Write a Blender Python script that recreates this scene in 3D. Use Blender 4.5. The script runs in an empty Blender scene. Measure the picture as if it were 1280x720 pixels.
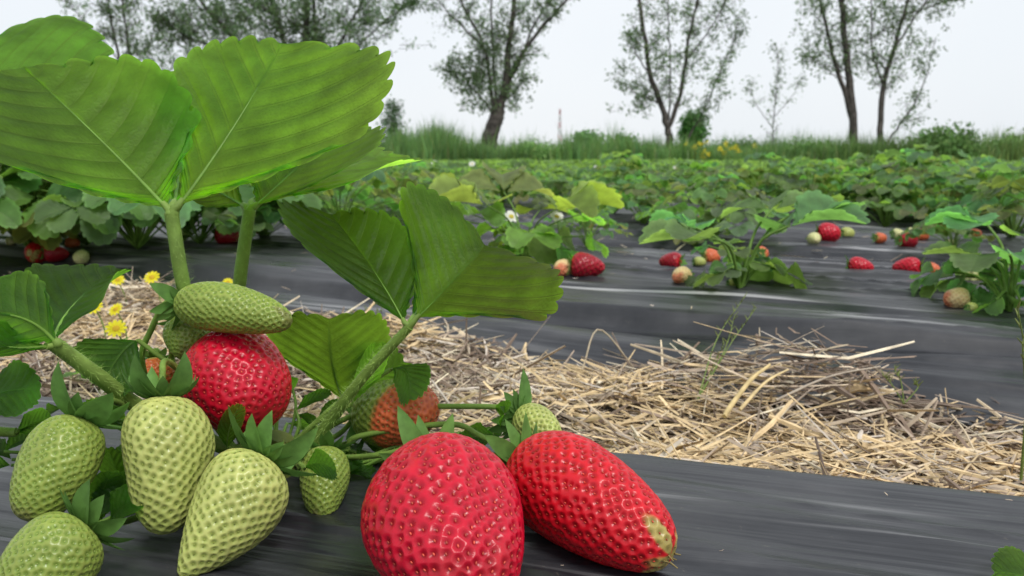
import bpy, math, random
import numpy as np
from mathutils import Vector, noise, kdtree

random.seed(7)
RNG = np.random.default_rng(7)
R = math.radians
SC = bpy.context.scene
COL = SC.collection

# ------------------------------------------------------------------ camera
CAM_H = 0.13
PITCH = math.atan(0.16)
cam = bpy.data.cameras.new("camera")
cam.lens = 28.125
cam.sensor_width = 36
cam.clip_start = 0.01
cam.clip_end = 3000
cam.dof.use_dof = True
cam.dof.focus_distance = 0.275
cam.dof.aperture_fstop = 26
cam_o = bpy.data.objects.new("camera", cam)
COL.objects.link(cam_o)
cam_o.location = (0, 0, CAM_H)
cam_o.rotation_euler = (R(90) - PITCH, 0, 0)
SC.camera = cam_o

# ------------------------------------------------------------------ sky and sun (bright overcast)
SUN_EL, SUN_AZ = R(58), R(150)          # azimuth clockwise from +Y; behind and right of the viewer
w = bpy.data.worlds.new("World")
SC.world = w
w.use_nodes = True
nt = w.node_tree
nt.nodes.clear()
sky = nt.nodes.new('ShaderNodeTexSky')
sky.sky_type = 'NISHITA'
sky.sun_disc = False
sky.sun_elevation = SUN_EL
sky.sun_rotation = SUN_AZ
sky.air_density = 1.0
sky.dust_density = 4.0
tc = nt.nodes.new('ShaderNodeTexCoord')
ns = nt.nodes.new('ShaderNodeTexNoise')
ns.inputs['Scale'].default_value = 1.6
ns.inputs['Detail'].default_value = 5
nt.links.new(tc.outputs['Generated'], ns.inputs['Vector'])
cr = nt.nodes.new('ShaderNodeValToRGB')
cr.color_ramp.elements[0].position = 0.3
cr.color_ramp.elements[0].color = (6.6, 7.0, 7.4, 1)
cr.color_ramp.elements[1].position = 0.7
cr.color_ramp.elements[1].color = (7.5, 7.7, 7.9, 1)
nt.links.new(ns.outputs['Fac'], cr.inputs['Fac'])
mx = nt.nodes.new('ShaderNodeMixRGB')
mx.inputs['Fac'].default_value = 0.88
nt.links.new(sky.outputs['Color'], mx.inputs['Color1'])
nt.links.new(cr.outputs['Color'], mx.inputs['Color2'])
bg = nt.nodes.new('ShaderNodeBackground')
bg.inputs['Strength'].default_value = 0.1
nt.links.new(mx.outputs['Color'], bg.inputs['Color'])
wo = nt.nodes.new('ShaderNodeOutputWorld')
nt.links.new(bg.outputs['Background'], wo.inputs['Surface'])

sun = bpy.data.lights.new("sun", 'SUN')
sun.energy = 1.8
sun.angle = R(16)
sun.color = (1.0, 0.97, 0.92)
sun_o = bpy.data.objects.new("sun", sun)
COL.objects.link(sun_o)
sd = Vector((math.sin(SUN_AZ) * math.cos(SUN_EL), math.cos(SUN_AZ) * math.cos(SUN_EL), math.sin(SUN_EL)))
sun_o.rotation_euler = sd.to_track_quat('Z', 'Y').to_euler()

SC.view_settings.view_transform = 'Standard'
SC.view_settings.look = 'None'
SC.view_settings.exposure = 0.45
SC.view_settings.gamma = 1.0
SC.view_settings.use_curve_mapping = False
try:
    SC.cycles.use_denoising = True
    SC.cycles.max_bounces = 8
    SC.cycles.transmission_bounces = 4
    SC.cycles.caustics_reflective = False
    SC.cycles.caustics_refractive = False
except Exception:
    pass

# ------------------------------------------------------------------ geometry helpers
CP, SP = math.cos(PITCH), math.sin(PITCH)


def ray(px, py):
    a, b = (px - 640) / 1000.0, (360 - py) / 1000.0
    return np.array([a, CP + b * SP, -SP + b * CP])


def at(px, py, d):
    r = ray(px, py)
    return np.array([0, 0, CAM_H]) + r * (d / r[1])


def atz(px, py, z):
    r = ray(px, py)
    return np.array([0, 0, CAM_H]) + r * ((z - CAM_H) / r[2])


def unit(v):
    v = np.asarray(v, float)
    return v / max(1e-9, np.linalg.norm(v))


class MB:
    """collects vertices / faces, builds ONE mesh object"""
    def __init__(s):
        s.v, s.f, s.c, s.l, s.m = [], [], [], [], []
        s.n = 0

    def add(s, verts, faces, col=(1, 1, 1), lc=None, mat=0):
        verts = np.asarray(verts, float).reshape(-1, 3)
        faces = np.asarray(faces, int)
        k = len(verts)
        s.v.append(verts)
        s.f.append(faces + s.n)
        s.m.append(np.full(len(faces), mat))
        c = np.asarray(col, float)
        s.c.append(np.broadcast_to(c, (k, 3)) if c.ndim == 1 else c)
        s.l.append(np.zeros((k, 2)) if lc is None else np.asarray(lc, float))
        s.n += k
        return s

    def mesh(s, name, mats, smooth=True):
        me = bpy.data.meshes.new(name)
        V = np.concatenate(s.v)
        me.vertices.add(len(V))
        me.vertices.foreach_set('co', V.astype(np.float32).ravel())
        li = np.concatenate([f.ravel() for f in s.f]).astype(np.int32)
        tot = np.concatenate([np.full(len(f), f.shape[1]) for f in s.f]).astype(np.int32)
        st = np.concatenate([[0], np.cumsum(tot)[:-1]]).astype(np.int32)
        me.loops.add(len(li))
        me.loops.foreach_set('vertex_index', li)
        me.polygons.add(len(tot))
        me.polygons.foreach_set('loop_start', st)
        me.polygons.foreach_set('loop_total', tot)
        me.polygons.foreach_set('material_index', np.concatenate(s.m).astype(np.int32))
        me.polygons.foreach_set('use_smooth', np.full(len(tot), smooth))
        for m in mats:
            me.materials.append(m)
        ca = me.attributes.new('tint', 'FLOAT_VECTOR', 'POINT')
        ca.data.foreach_set('vector', np.concatenate(s.c).astype(np.float32).ravel())
        la = me.attributes.new('lc', 'FLOAT_VECTOR', 'POINT')
        L = np.concatenate(s.l)
        la.data.foreach_set('vector', np.concatenate([L, np.zeros((len(L), 1))], 1).astype(np.float32).ravel())
        me.update(calc_edges=True)
        me.validate()
        return me

    def build(s, name, mats, parent=None, smooth=True, origin=None):
        if origin is not None:
            for i in range(len(s.v)):
                s.v[i] = s.v[i] - np.asarray(origin)
        me = s.mesh(name, mats if isinstance(mats, list) else [mats], smooth)
        o = bpy.data.objects.new(name, me)
        COL.objects.link(o)
        if origin is not None:
            o.location = tuple(origin)
        if parent is not None:
            o.parent = parent
            # vertices were given in world space: undo the parent's placement (translations only)
            p, off = parent, Vector((0, 0, 0))
            while p is not None:
                off += Vector(p.location)
                p = p.parent
            o.location = Vector(o.location) - off
        return o


def tag(o, label, cat=None, group=None, kind=None):
    if label:
        o['label'] = label
    if cat:
        o['category'] = cat
    if group:
        o['group'] = group
    if kind:
        o['kind'] = kind
    return o


def empty(name, loc, label=None, cat=None, group=None):
    o = bpy.data.objects.new(name, None)
    o.empty_display_size = 0.02
    COL.objects.link(o)
    o.location = tuple(loc)
    return tag(o, label, cat, group)


def copy_tree(o, parent=None):
    c = o.copy()
    COL.objects.link(c)
    c.parent = parent
    for ch in list(o.children):
        copy_tree(ch, c)
    return c


def spline(P, n):
    """Catmull-Rom through points"""
    P = np.asarray(P, float)
    if len(P) == 2:
        t = np.linspace(0, 1, n)[:, None]
        return P[0] * (1 - t) + P[1] * t
    Q = np.vstack([2 * P[0] - P[1], P, 2 * P[-1] - P[-2]])
    ts = np.linspace(0, len(P) - 1 - 1e-6, n)
    i = ts.astype(int)
    f = (ts - i)[:, None]
    a, b, c, d = Q[i], Q[i + 1], Q[i + 2], Q[i + 3]
    return 0.5 * ((2 * b) + (c - a) * f + (2 * a - 5 * b + 4 * c - d) * f ** 2 + (3 * b - 3 * c + d - a) * f ** 3)


def tube(mb, P, r0, r1, sides=8, col=(1, 1, 1), mat=0, cap=True, bump=0.0, lcs=1.0):
    P = np.asarray(P, float)
    n = len(P)
    T = np.gradient(P, axis=0)
    T /= np.maximum(1e-12, np.linalg.norm(T, axis=1))[:, None]
    ref = np.array([0.3, 0.1, 1.0]) if abs(unit(P[-1] - P[0])[2]) < 0.9 else np.array([1.0, 0.2, 0])
    A = np.cross(T, ref)
    A /= np.maximum(1e-12, np.linalg.norm(A, axis=1))[:, None]
    B = np.cross(T, A)
    th = np.linspace(0, 2 * np.pi, sides, endpoint=False)
    rr = r0 if np.ndim(r0) else np.linspace(r0, r1, n)
    rad = rr[:, None] * (1 + bump * RNG.standard_normal((n, sides)) * 0.5)
    V = P[:, None, :] + rad[..., None] * (np.cos(th)[None, :, None] * A[:, None, :] + np.sin(th)[None, :, None] * B[:, None, :])
    V = V.reshape(-1, 3)
    i = np.arange(n - 1)[:, None] * sides
    j = np.arange(sides)[None, :]
    j2 = (j + 1) % sides
    F = np.stack([i + j, i + j2, i + sides + j2, i + sides + j], -1).reshape(-1, 4)
    L = np.repeat(np.cumsum(np.concatenate([[0], np.linalg.norm(np.diff(P, axis=0), axis=1)])), sides)
    lc = np.stack([L * lcs, np.tile(th, n)], 1)
    mb.add(V, F, col, lc, mat)
    if cap:
        mb.add(np.vstack([V[-sides:], P[-1:]]), [[k, (k + 1) % sides, sides] for k in range(sides)], col, None, mat)
        mb.add(np.vstack([V[:sides], P[:1]]), [[(k + 1) % sides, k, sides] for k in range(sides)], col, None, mat)


def hairs(mb, P, r, n, length, col=(1.3, 1.3, 1.2), mat=0):
    """fine pale fuzz standing off a stalk"""
    P = np.asarray(P)
    i = RNG.integers(0, len(P) - 1, n)
    f = RNG.random(n)[:, None]
    c = P[i] * (1 - f) + P[i + 1] * f
    T = P[i + 1] - P[i]
    T /= np.maximum(1e-12, np.linalg.norm(T, axis=1))[:, None]
    d = RNG.standard_normal((n, 3))
    d -= (d * T).sum(1)[:, None] * T
    d /= np.linalg.norm(d, axis=1)[:, None]
    rr = np.interp(i + f[:, 0], np.arange(len(P)), r if np.ndim(r) else np.full(len(P), r))[:, None]
    a = c + d * rr * 0.95
    tip = a + (d + 0.35 * RNG.standard_normal((n, 3))) * length * (0.5 + RNG.random((n, 1)))
    wv = np.cross(d, T) * 0.00006
    V = np.stack([a - wv, a + wv, tip], 1).reshape(-1, 3)
    F = np.arange(3 * n).reshape(-1, 3)
    mb.add(V, F, col, None, mat)


# ------------------------------------------------------------------ materials
def newmat(name):
    m = bpy.data.materials.new(name)
    m.use_nodes = True
    t = m.node_tree
    b = t.nodes['Principled BSDF']
    return m, t, b, t.nodes['Material Output']


def N(t, kind, **kw):
    n = t.nodes.new(kind)
    for k, v in kw.items():
        if k in n.inputs:
            n.inputs[k].default_value = v
        else:
            setattr(n, k, v)
    return n


def attr(t, name):
    n = t.nodes.new('ShaderNodeAttribute')
    n.attribute_name = name
    return n


def mixc(t, a, b, fac, mode='MIX'):
    n = t.nodes.new('ShaderNodeMixRGB')
    n.blend_type = mode
    for sock, v in ((n.inputs['Color1'], a), (n.inputs['Color2'], b), (n.inputs['Fac'], fac)):
        if isinstance(v, (int, float)):
            sock.default_value = v
        elif isinstance(v, tuple):
            sock.default_value = (*v, 1)
        else:
            t.links.new(v, sock)
    return n.outputs['Color']


def ramp(t, src, pts):
    n = t.nodes.new('ShaderNodeValToRGB')
    e = n.color_ramp.elements
    while len(e) < len(pts):
        e.new(0.5)
    for k, (p, c) in enumerate(pts):
        e[k].position = p
        e[k].color = (c, c, c, 1) if isinstance(c, (int, float)) else (*c, 1)
    t.links.new(src, n.inputs['Fac'])
    return n.outputs['Color']


def math_(t, op, a, b=None):
    n = t.nodes.new('ShaderNodeMath')
    n.operation = op
    for k, v in enumerate((a, b)):
        if v is None:
            continue
        if isinstance(v, (int, float)):
            n.inputs[k].default_value = v
        else:
            t.links.new(v, n.inputs[k])
    return n.outputs[0]


def bump(t, b, h, dist, strength=1.0):
    n = t.nodes.new('ShaderNodeBump')
    n.inputs['Distance'].default_value = dist
    n.inputs['Strength'].default_value = strength
    t.links.new(h, n.inputs['Height'])
    t.links.new(n.outputs['Normal'], b.inputs['Normal'])
    return n


def leaf_material(name, base, trans, vein, tfac=0.45, rough=0.5, fine=700.0, spec=0.35):
    m, t, b, out = newmat(name)
    tint, lc = attr(t, 'tint'), attr(t, 'lc')
    sep = N(t, 'ShaderNodeSeparateXYZ')
    t.links.new(lc.outputs['Vector'], sep.inputs[0])
    fr = math_(t, 'FRACT', sep.outputs[0])
    dv = math_(t, 'ABSOLUTE', math_(t, 'SUBTRACT', fr, 0.5))
    vn = ramp(t, dv, [(0.0, 1.0), (0.07, 0.0)])
    mid = ramp(t, math_(t, 'ABSOLUTE', sep.outputs[1]), [(0.0, 1.0), (0.045, 0.0)])
    v = math_(t, 'MAXIMUM', math_(t, 'MULTIPLY', vn, 0.65), mid)
    tcn = N(t, 'ShaderNodeTexCoord')
    no = N(t, 'ShaderNodeTexNoise', Scale=60.0, Detail=4.0)
    t.links.new(tcn.outputs['Object'], no.inputs['Vector'])
    var = ramp(t, no.outputs['Fac'], [(0.3, 0.72), (0.7, 1.25)])
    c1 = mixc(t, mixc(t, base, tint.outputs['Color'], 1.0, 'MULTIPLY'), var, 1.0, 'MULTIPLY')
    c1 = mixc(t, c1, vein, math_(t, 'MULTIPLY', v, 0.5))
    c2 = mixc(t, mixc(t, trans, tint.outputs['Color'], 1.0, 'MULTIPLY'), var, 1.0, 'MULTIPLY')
    c2 = mixc(t, c2, tuple(x * 0.6 for x in trans), math_(t, 'MULTIPLY', v, 0.3))
    t.links.new(c1, b.inputs['Base Color'])
    b.inputs['Roughness'].default_value = rough
    b.inputs['Specular IOR Level'].default_value = spec
    vo = N(t, 'ShaderNodeTexVoronoi', Scale=fine)
    t.links.new(tcn.outputs['Object'], vo.inputs['Vector'])
    h = math_(t, 'ADD', vo.outputs['Distance'], math_(t, 'MULTIPLY', v, -1.5))
    bn = bump(t, b, h, 0.0004, 0.55)
    tr = N(t, 'ShaderNodeBsdfTranslucent')
    t.links.new(c2, tr.inputs['Color'])
    t.links.new(bn.outputs['Normal'], tr.inputs['Normal'])
    ms = N(t, 'ShaderNodeMixShader', Fac=tfac)
    t.links.new(b.outputs[0], ms.inputs[1])
    t.links.new(tr.outputs[0], ms.inputs[2])
    t.links.new(ms.outputs[0], out.inputs['Surface'])
    return m


M_LEAF = leaf_material('leaf_green', (0.065, 0.14, 0.025), (0.50, 0.86, 0.06), (0.12, 0.22, 0.045), 0.74)
M_LEAFMID = leaf_material('leaf_field', (0.10, 0.17, 0.055), (0.40, 0.64, 0.11), (0.17, 0.27, 0.09), 0.42, 0.5, 300)


def plain_tint(name, base, rough=0.6, spec=0.3, scale=80.0, lo=0.75, hi=1.2, trans=0.0, bumpd=0.0, sss=0.0):
    m, t, b, out = newmat(name)
    tint = attr(t, 'tint')
    tcn = N(t, 'ShaderNodeTexCoord')
    no = N(t, 'ShaderNodeTexNoise', Scale=scale, Detail=5.0)
    t.links.new(tcn.outputs['Object'], no.inputs['Vector'])
    var = ramp(t, no.outputs['Fac'], [(0.3, lo), (0.7, hi)])
    c = mixc(t, mixc(t, base, tint.outputs['Color'], 1.0, 'MULTIPLY'), var, 1.0, 'MULTIPLY')
    t.links.new(c, b.inputs['Base Color'])
    b.inputs['Roughness'].default_value = rough
    b.inputs['Specular IOR Level'].default_value = spec
    if sss:
        b.inputs['Subsurface Weight'].default_value = sss
        b.inputs['Subsurface Radius'].default_value = (1.0, 0.35, 0.2)
        b.inputs['Subsurface Scale'].default_value = 0.003
    if bumpd:
        bump(t, b, no.outputs['Fac'], bumpd)
    if trans:
        tr = N(t, 'ShaderNodeBsdfTranslucent')
        t.links.new(c, tr.inputs['Color'])
        ms = N(t, 'ShaderNodeMixShader', Fac=trans)
        t.links.new(b.outputs[0], ms.inputs[1])
        t.links.new(tr.outputs[0], ms.inputs[2])
        t.links.new(ms.outputs[0], out.inputs['Surface'])
    return m


M_STALK = plain_tint('stalk', (0.19, 0.30, 0.06), 0.5, 0.3, 150, trans=0.15)
M_SEPAL = plain_tint('sepal', (0.12, 0.25, 0.055), 0.55, 0.3, 250, trans=0.3)
M_SEED = plain_tint('achene', (1, 1, 1), 0.45, 0.4, 500)
M_STRAW = plain_tint('straw', (1, 1, 1), 0.6, 0.3, 120, 0.7, 1.2)
M_PETAL = plain_tint('petal', (1, 1, 1), 0.6, 0.2, 200, 0.95, 1.05, trans=0.3)
M_BARK = plain_tint('bark', (0.085, 0.075, 0.068), 0.85, 0.1, 9, 0.5, 1.5, bumpd=0.03)
M_TREELEAF = plain_tint('tree_foliage', (0.16, 0.25, 0.11), 0.6, 0.2, 1.0, 0.75, 1.3, trans=0.5)
M_GRASS = plain_tint('tall_grass', (0.17, 0.31, 0.095), 0.6, 0.2, 0.5, 0.7, 1.3, trans=0.35)


def flesh_material():
    m, t, b, out = newmat('berry_flesh')
    tint = attr(t, 'tint')
    tcn = N(t, 'ShaderNodeTexCoord')
    no = N(t, 'ShaderNodeTexNoise', Scale=130.0, Detail=4.0)
    t.links.new(tcn.outputs['Object'], no.inputs['Vector'])
    var = ramp(t, no.outputs['Fac'], [(0.3, 0.85), (0.7, 1.12)])
    c = mixc(t, tint.outputs['Color'], var, 1.0, 'MULTIPLY')
    t.links.new(c, b.inputs['Base Color'])
    b.inputs['Roughness'].default_value = 0.29
    b.inputs['Specular IOR Level'].default_value = 0.30
    b.inputs['Subsurface Weight'].default_value = 0.05
    b.inputs['Subsurface Radius'].default_value = (1.0, 0.3, 0.2)
    b.inputs['Subsurface Scale'].default_value = 0.002
    b.inputs['Coat Weight'].default_value = 0.05
    b.inputs['Coat Roughness'].default_value = 0.3
    n2 = N(t, 'ShaderNodeTexNoise', Scale=1500.0, Detail=2.0)
    t.links.new(tcn.outputs['Object'], n2.inputs['Vector'])
    bump(t, b, n2.outputs['Fac'], 0.00012, 0.6)
    return m


M_FLESH = flesh_material()


def plastic_material():
    m, t, b, out = newmat('black_mulch_film')
    lc = attr(t, 'lc')

    def stretched(sx, sy, sc, det, rgh=0.5):
        mp = N(t, 'ShaderNodeMapping')
        mp.inputs['Scale'].default_value = (sx, sy, 1)
        t.links.new(lc.outputs['Vector'], mp.inputs['Vector'])
        n = N(t, 'ShaderNodeTexNoise', Scale=sc, Detail=det, Roughness=rgh)
        t.links.new(mp.outputs[0], n.inputs['Vector'])
        return n.outputs['Fac']
    a = stretched(2.2, 24, 1.0, 4, 0.5)
    a2 = stretched(9, 170, 1.0, 3, 0.5)
    d = stretched(9, 14, 1.0, 6, 0.65)
    sp = stretched(220, 220, 1.0, 3, 0.7)
    dust = math_(t, 'MULTIPLY', ramp(t, d, [(0.4, 0.0), (0.72, 1.0)]), ramp(t, a2, [(0.35, 0.35), (0.7, 1.0)]))
    scf = math_(t, 'MULTIPLY', ramp(t, stretched(1.3, 120, 1.0, 3, 0.6), [(0.55, 0.0), (0.66, 1.0)]), ramp(t, stretched(2.2, 9, 1.0, 3, 0.6), [(0.50, 0.0), (0.66, 1.0)]))
    gl = stretched(1.3, 16, 1.0, 3, 0.5)
    speck = ramp(t, sp, [(0.66, 0.0), (0.74, 1.0)])
    c = mixc(t, (0.011, 0.012, 0.016), (0.16, 0.16, 0.17), math_(t, 'MULTIPLY', dust, 0.42))
    c = mixc(t, c, (0.17, 0.15, 0.12), math_(t, 'MULTIPLY', speck, 0.35))
    c = mixc(t, c, (0.40, 0.40, 0.41), math_(t, 'MULTIPLY', scf, 0.9))
    t.links.new(c, b.inputs['Base Color'])
    rg = ramp(t, gl, [(0.35, 0.2), (0.65, 0.46)])
    t.links.new(math_(t, 'ADD', rg, math_(t, 'MULTIPLY', dust, 0.25)), b.inputs['Roughness'])
    b.inputs['Specular IOR Level'].default_value = 0.60
    h = math_(t, 'ADD', math_(t, 'MULTIPLY', a, 1.0), math_(t, 'MULTIPLY', a2, 0.09))
    bump(t, b, h, 0.010, 0.8)
    return m


M_FILM = plastic_material()


def ground_material():
    m, t, b, out = newmat('soil')
    tcn = N(t, 'ShaderNodeTexCoord')
    n1 = N(t, 'ShaderNodeTexNoise', Scale=6.0, Detail=10.0)
    n2 = N(t, 'ShaderNodeTexNoise', Scale=160.0, Detail=5.0)
    for n in (n1, n2):
        t.links.new(tcn.outputs['Object'], n.inputs['Vector'])
    c = mixc(t, (0.045, 0.032, 0.022), (0.13, 0.095, 0.06), n1.outputs['Fac'])
    c = mixc(t, c, (0.2, 0.16, 0.1), ramp(t, n2.outputs['Fac'], [(0.5, 0.0), (0.7, 0.6)]))
    t.links.new(c, b.inputs['Base Color'])
    b.inputs['Roughness'].default_value = 0.9
    bump(t, b, n2.outputs['Fac'], 0.01)
    return m


def meadow_material():
    m, t, b, out = newmat('meadow_ground')
    tcn = N(t, 'ShaderNodeTexCoord')
    n1 = N(t, 'ShaderNodeTexNoise', Scale=0.6, Detail=10.0)
    t.links.new(tcn.outputs['Object'], n1.inputs['Vector'])
    c = mixc(t, (0.05, 0.09, 0.03), (0.13, 0.17, 0.06), n1.outputs['Fac'])
    t.links.new(c, b.inputs['Base Color'])
    b.inputs['Roughness'].default_value = 0.9
    return m


# ------------------------------------------------------------------ the field: levels of the ground and the covered beds
TH = math.atan(0.55)
TU = np.array([math.cos(TH), -math.sin(TH), 0.0])     # along the rows, to the right
TN = np.array([math.sin(TH), math.cos(TH), 0.0])      # across the rows, away
FUR = -0.036
V0, VP = 0.875, 0.585                                  # centre of the second bed, spacing of the beds
NB = 27                                                # beds beyond the first


def edge_y(x):
    x = np.asarray(x, float)
    y = 0.392 - 0.29 * x
    y = np.where(x < -0.3, 0.479 + 0.52 * (-0.3 - x), y)
    return np.where(x > 0.25, 0.3195 - 0.42 * (x - 0.25), y)


def sm(t):
    t = np.clip(t, 0, 1)
    return t * t * (3 - 2 * t)


def bed_z(a, k=1):
    """height across a covered bed, a = distance from its centre line"""
    a = np.asarray(a, float)
    if k == 0:      # the near flank of the second bed: a sharp fold, then a sagging apron down to the straw
        g = -a
        near_ = 0.002 - 0.017 * sm((g - 0.200) / 0.013) - 0.004 * np.exp(-((g - 0.225) / 0.012) ** 2) - 0.021 * sm((g - 0.225) / 0.08) - 0.005 * sm((g - 0.115) / 0.012) * sm((0.19 - g) / 0.06)
        far_ = FUR + (-FUR) * sm((0.245 - a) / 0.05) + 0.002
        return np.where(a < 0, near_, far_)
    a = np.abs(a)
    return FUR + (-FUR) * sm((0.245 - a) / 0.05) + 0.004 * np.clip(1 - (a / 0.2) ** 2, 0, 1)


def ground_z(x, y):
    e = float(edge_y(x)) - y
    if e > 0:
        return FUR * (1 - float(sm(e / 0.035)))
    v = x * TN[0] + y * TN[1]
    k = max(0, round((v - V0) / VP)) if v > V0 - 0.31 else -1
    if k < 0 or k >= NB:
        return FUR
    return float(bed_z(v - V0 - VP * k, k))


def land(px, py):
    """the point of the ground or of a bed that this pixel looks at"""
    r = ray(px, py)
    o = np.array([0, 0, CAM_H])
    t = 0.15
    while t < 40:
        p = o + r * t
        if p[2] <= ground_z(p[0], p[1]) + 1e-4:
            return np.array([p[0], p[1], ground_z(p[0], p[1])])
        t *= 1.004
    return o + r * t


# ground: one sheet to the horizon
mb = MB()
rad = np.concatenate([[0.0], np.geomspace(0.5, 1500, 30)])
th = np.linspace(0, 2 * np.pi, 64, endpoint=False)
V = [[0, 0, FUR - 0.012]]
for r_ in rad[1:]:
    for a_ in th:
        V.append([r_ * math.cos(a_), r_ * math.sin(a_), FUR - 0.012])
F4, F3 = [], []
for i in range(64):
    F3.append([0, 1 + i, 1 + (i + 1) % 64])
for k in range(len(rad) - 2):
    b0 = 1 + 64 * k
    for i in range(64):
        F4.append([b0 + i, b0 + 64 + i, b0 + 64 + (i + 1) % 64, b0 + (i + 1) % 64])
mb.add(V, F3)
mb.add(V, F4)
g = mb.build('ground', ground_material())
tag(g, None, kind='structure')
# grassy ground of the meadow beyond the field
mb = MB()
n = 60
xs = np.linspace(-400, 400, n)
ys = np.array([16.6, 17.0, 18, 20, 24, 30, 60, 200, 900])
gx, gy = np.meshgrid(xs, ys)
gz = np.where(gy < 16.8, FUR - 0.02, 0.02) + 0.05 * np.sin(gx * 0.7) * (gy > 17.5)
V = np.stack([gx, gy, gz], -1).reshape(-1, 3)
F = [[j * n + i, j * n + i + 1, (j + 1) * n + i + 1, (j + 1) * n + i] for j in range(len(ys) - 1) for i in range(n - 1)]
tag(mb.add(V, F).build('meadow', meadow_material()), None, kind='structure')


def grid_faces(nu, nv):
    j = np.arange(nv - 1)[:, None] * nu
    i = np.arange(nu - 1)[None, :]
    return np.stack([j + i, j + i + 1, j + nu + i + 1, j + nu + i], -1).reshape(-1, 4)


def wrinkle(u, v, s=1.3):
    """creases of the film, long in u and short in v"""
    out = np.empty(u.shape)
    fu, fv, fo = u.ravel(), v.ravel(), out.ravel()
    for q in range(len(fu)):
        a = noise.noise(Vector((fu[q] * 1.6, fv[q] * 22, 3.1)))
        b = noise.noise(Vector((fu[q] * 3.5 + 9, fv[q] * 60, 7.7)))
        c = noise.noise(Vector((fu[q] * 5 + 2, fv[q] * 9, 1.7)))
        e_ = noise.noise(Vector((fu[q] * 1.1 + 5, fv[q] * 34 + 1.5 * noise.noise(Vector((fu[q] * 2, 0, 9))), 5.1)))
        g_ = 0.5 + noise.noise(Vector((fu[q] * 1.3, fv[q] * 5, 11.1)))
        cr_ = max(0.0, 1 - abs(e_) * 3.2) ** 2.5 * max(0.0, g_)
        fo[q] = 0.0034 * cr_ + 0.0030 * (1 - abs(a) * 2.2) + 0.0012 * b + 0.0020 * c
    return out * s


# first bed, the one the camera stands on
nu, nv = 300, 150
xs = np.concatenate([np.linspace(-2.6, -0.5, 50, endpoint=False), np.linspace(-0.5, 0.45, 210, endpoint=False), np.linspace(0.45, 1.6, 40)])
es = np.concatenate([np.linspace(-0.006, 0.32, 110, endpoint=False), np.linspace(0.32, 1.4, 40)])
gx, ge = np.meshgrid(xs, es)
gy = edge_y(gx) - ge
sl = sm(ge / 0.035)
gz = FUR * (1 - sl) + wrinkle(gx, ge, 0.9) * np.clip(ge / 0.03, 0.25, 1) - 0.0025
gx_ = gx + 0.003 * np.sin(gy * 40)
mb = MB().add(np.stack([gx_, gy, gz], -1), grid_faces(nu, nv), (1, 1, 1), np.stack([gx, ge], -1).reshape(-1, 2))
o = mb.build('mulch_film', M_FILM)
tag(o, 'dusty black plastic mulch film on the nearest bed, under the big red and green strawberries', 'plastic sheet', 'black plastic films covering the beds')

for k in range(NB):
    vc = V0 + VP * k
    if k == 0:
        us = np.linspace(-1.9, 1.2, 380)
        vs = np.linspace(-0.305, 0.245, 230)
    elif k < 3:
        us = np.linspace(-3.5 - k, 2.2 + k, 300)
        vs = np.linspace(-0.245, 0.245, 110)
    else:
        us = np.linspace(-3 - vc * 1.9, 1.5 + vc * 0.75, 60)
        vs = np.linspace(-0.245, 0.245, 14)
    gu, gv = np.meshgrid(us, vs)
    gz = bed_z(gv + (0.010 * np.sin(gu * 2.3 + 1.0) + 0.004 * np.sin(gu * 7.1) if k == 0 else 0.0), k)
    if k < 3:
        gz = gz + wrinkle(gu + 3.3 * k, gv + k, 1.9) * np.clip((0.25 - np.abs(gv) * (0.8 if k == 0 else 1)) / 0.05, 0, 1) - 0.002
    P = gu[..., None] * TU + (gv + vc)[..., None] * TN
    P[..., 2] = gz
    mb = MB().add(P, grid_faces(len(us), len(vs)), (1, 1, 1), np.stack([gu + 5 * k, gv + vc], -1).reshape(-1, 2))
    o = mb.build('mulch_film', M_FILM)
    if k == 0:
        tag(o, 'creased black plastic mulch film on the second bed, just beyond the straw', 'plastic sheet', 'black plastic films covering the beds')
    elif k == 1:
        tag(o, 'black plastic mulch film on the third bed, right behind the second bed', 'plastic sheet', 'black plastic films covering the beds')
    elif k == 2:
        tag(o, 'black plastic mulch film on the fourth bed, mostly hidden under green plants', 'plastic sheet', 'black plastic films covering the beds')
    else:
        tag(o, ('black plastic mulch film on the %s bed from the viewer, almost hidden by leaves' % ['fifth', 'sixth', 'seventh', 'eighth', 'ninth', 'tenth'][k - 3]) if k < 9 else 'black plastic mulch film of a far bed, hidden among rows of leaves', 'plastic sheet', 'distant black plastic films')

# ------------------------------------------------------------------ straw in the furrows
STRAWC = np.array([[0.60, 0.49, 0.34], [0.52, 0.42, 0.31], [0.72, 0.63, 0.47], [0.38, 0.30, 0.23], [0.22, 0.16, 0.12], [0.58, 0.51, 0.44], [0.66, 0.50, 0.29], [0.12, 0.085, 0.065]])


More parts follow.
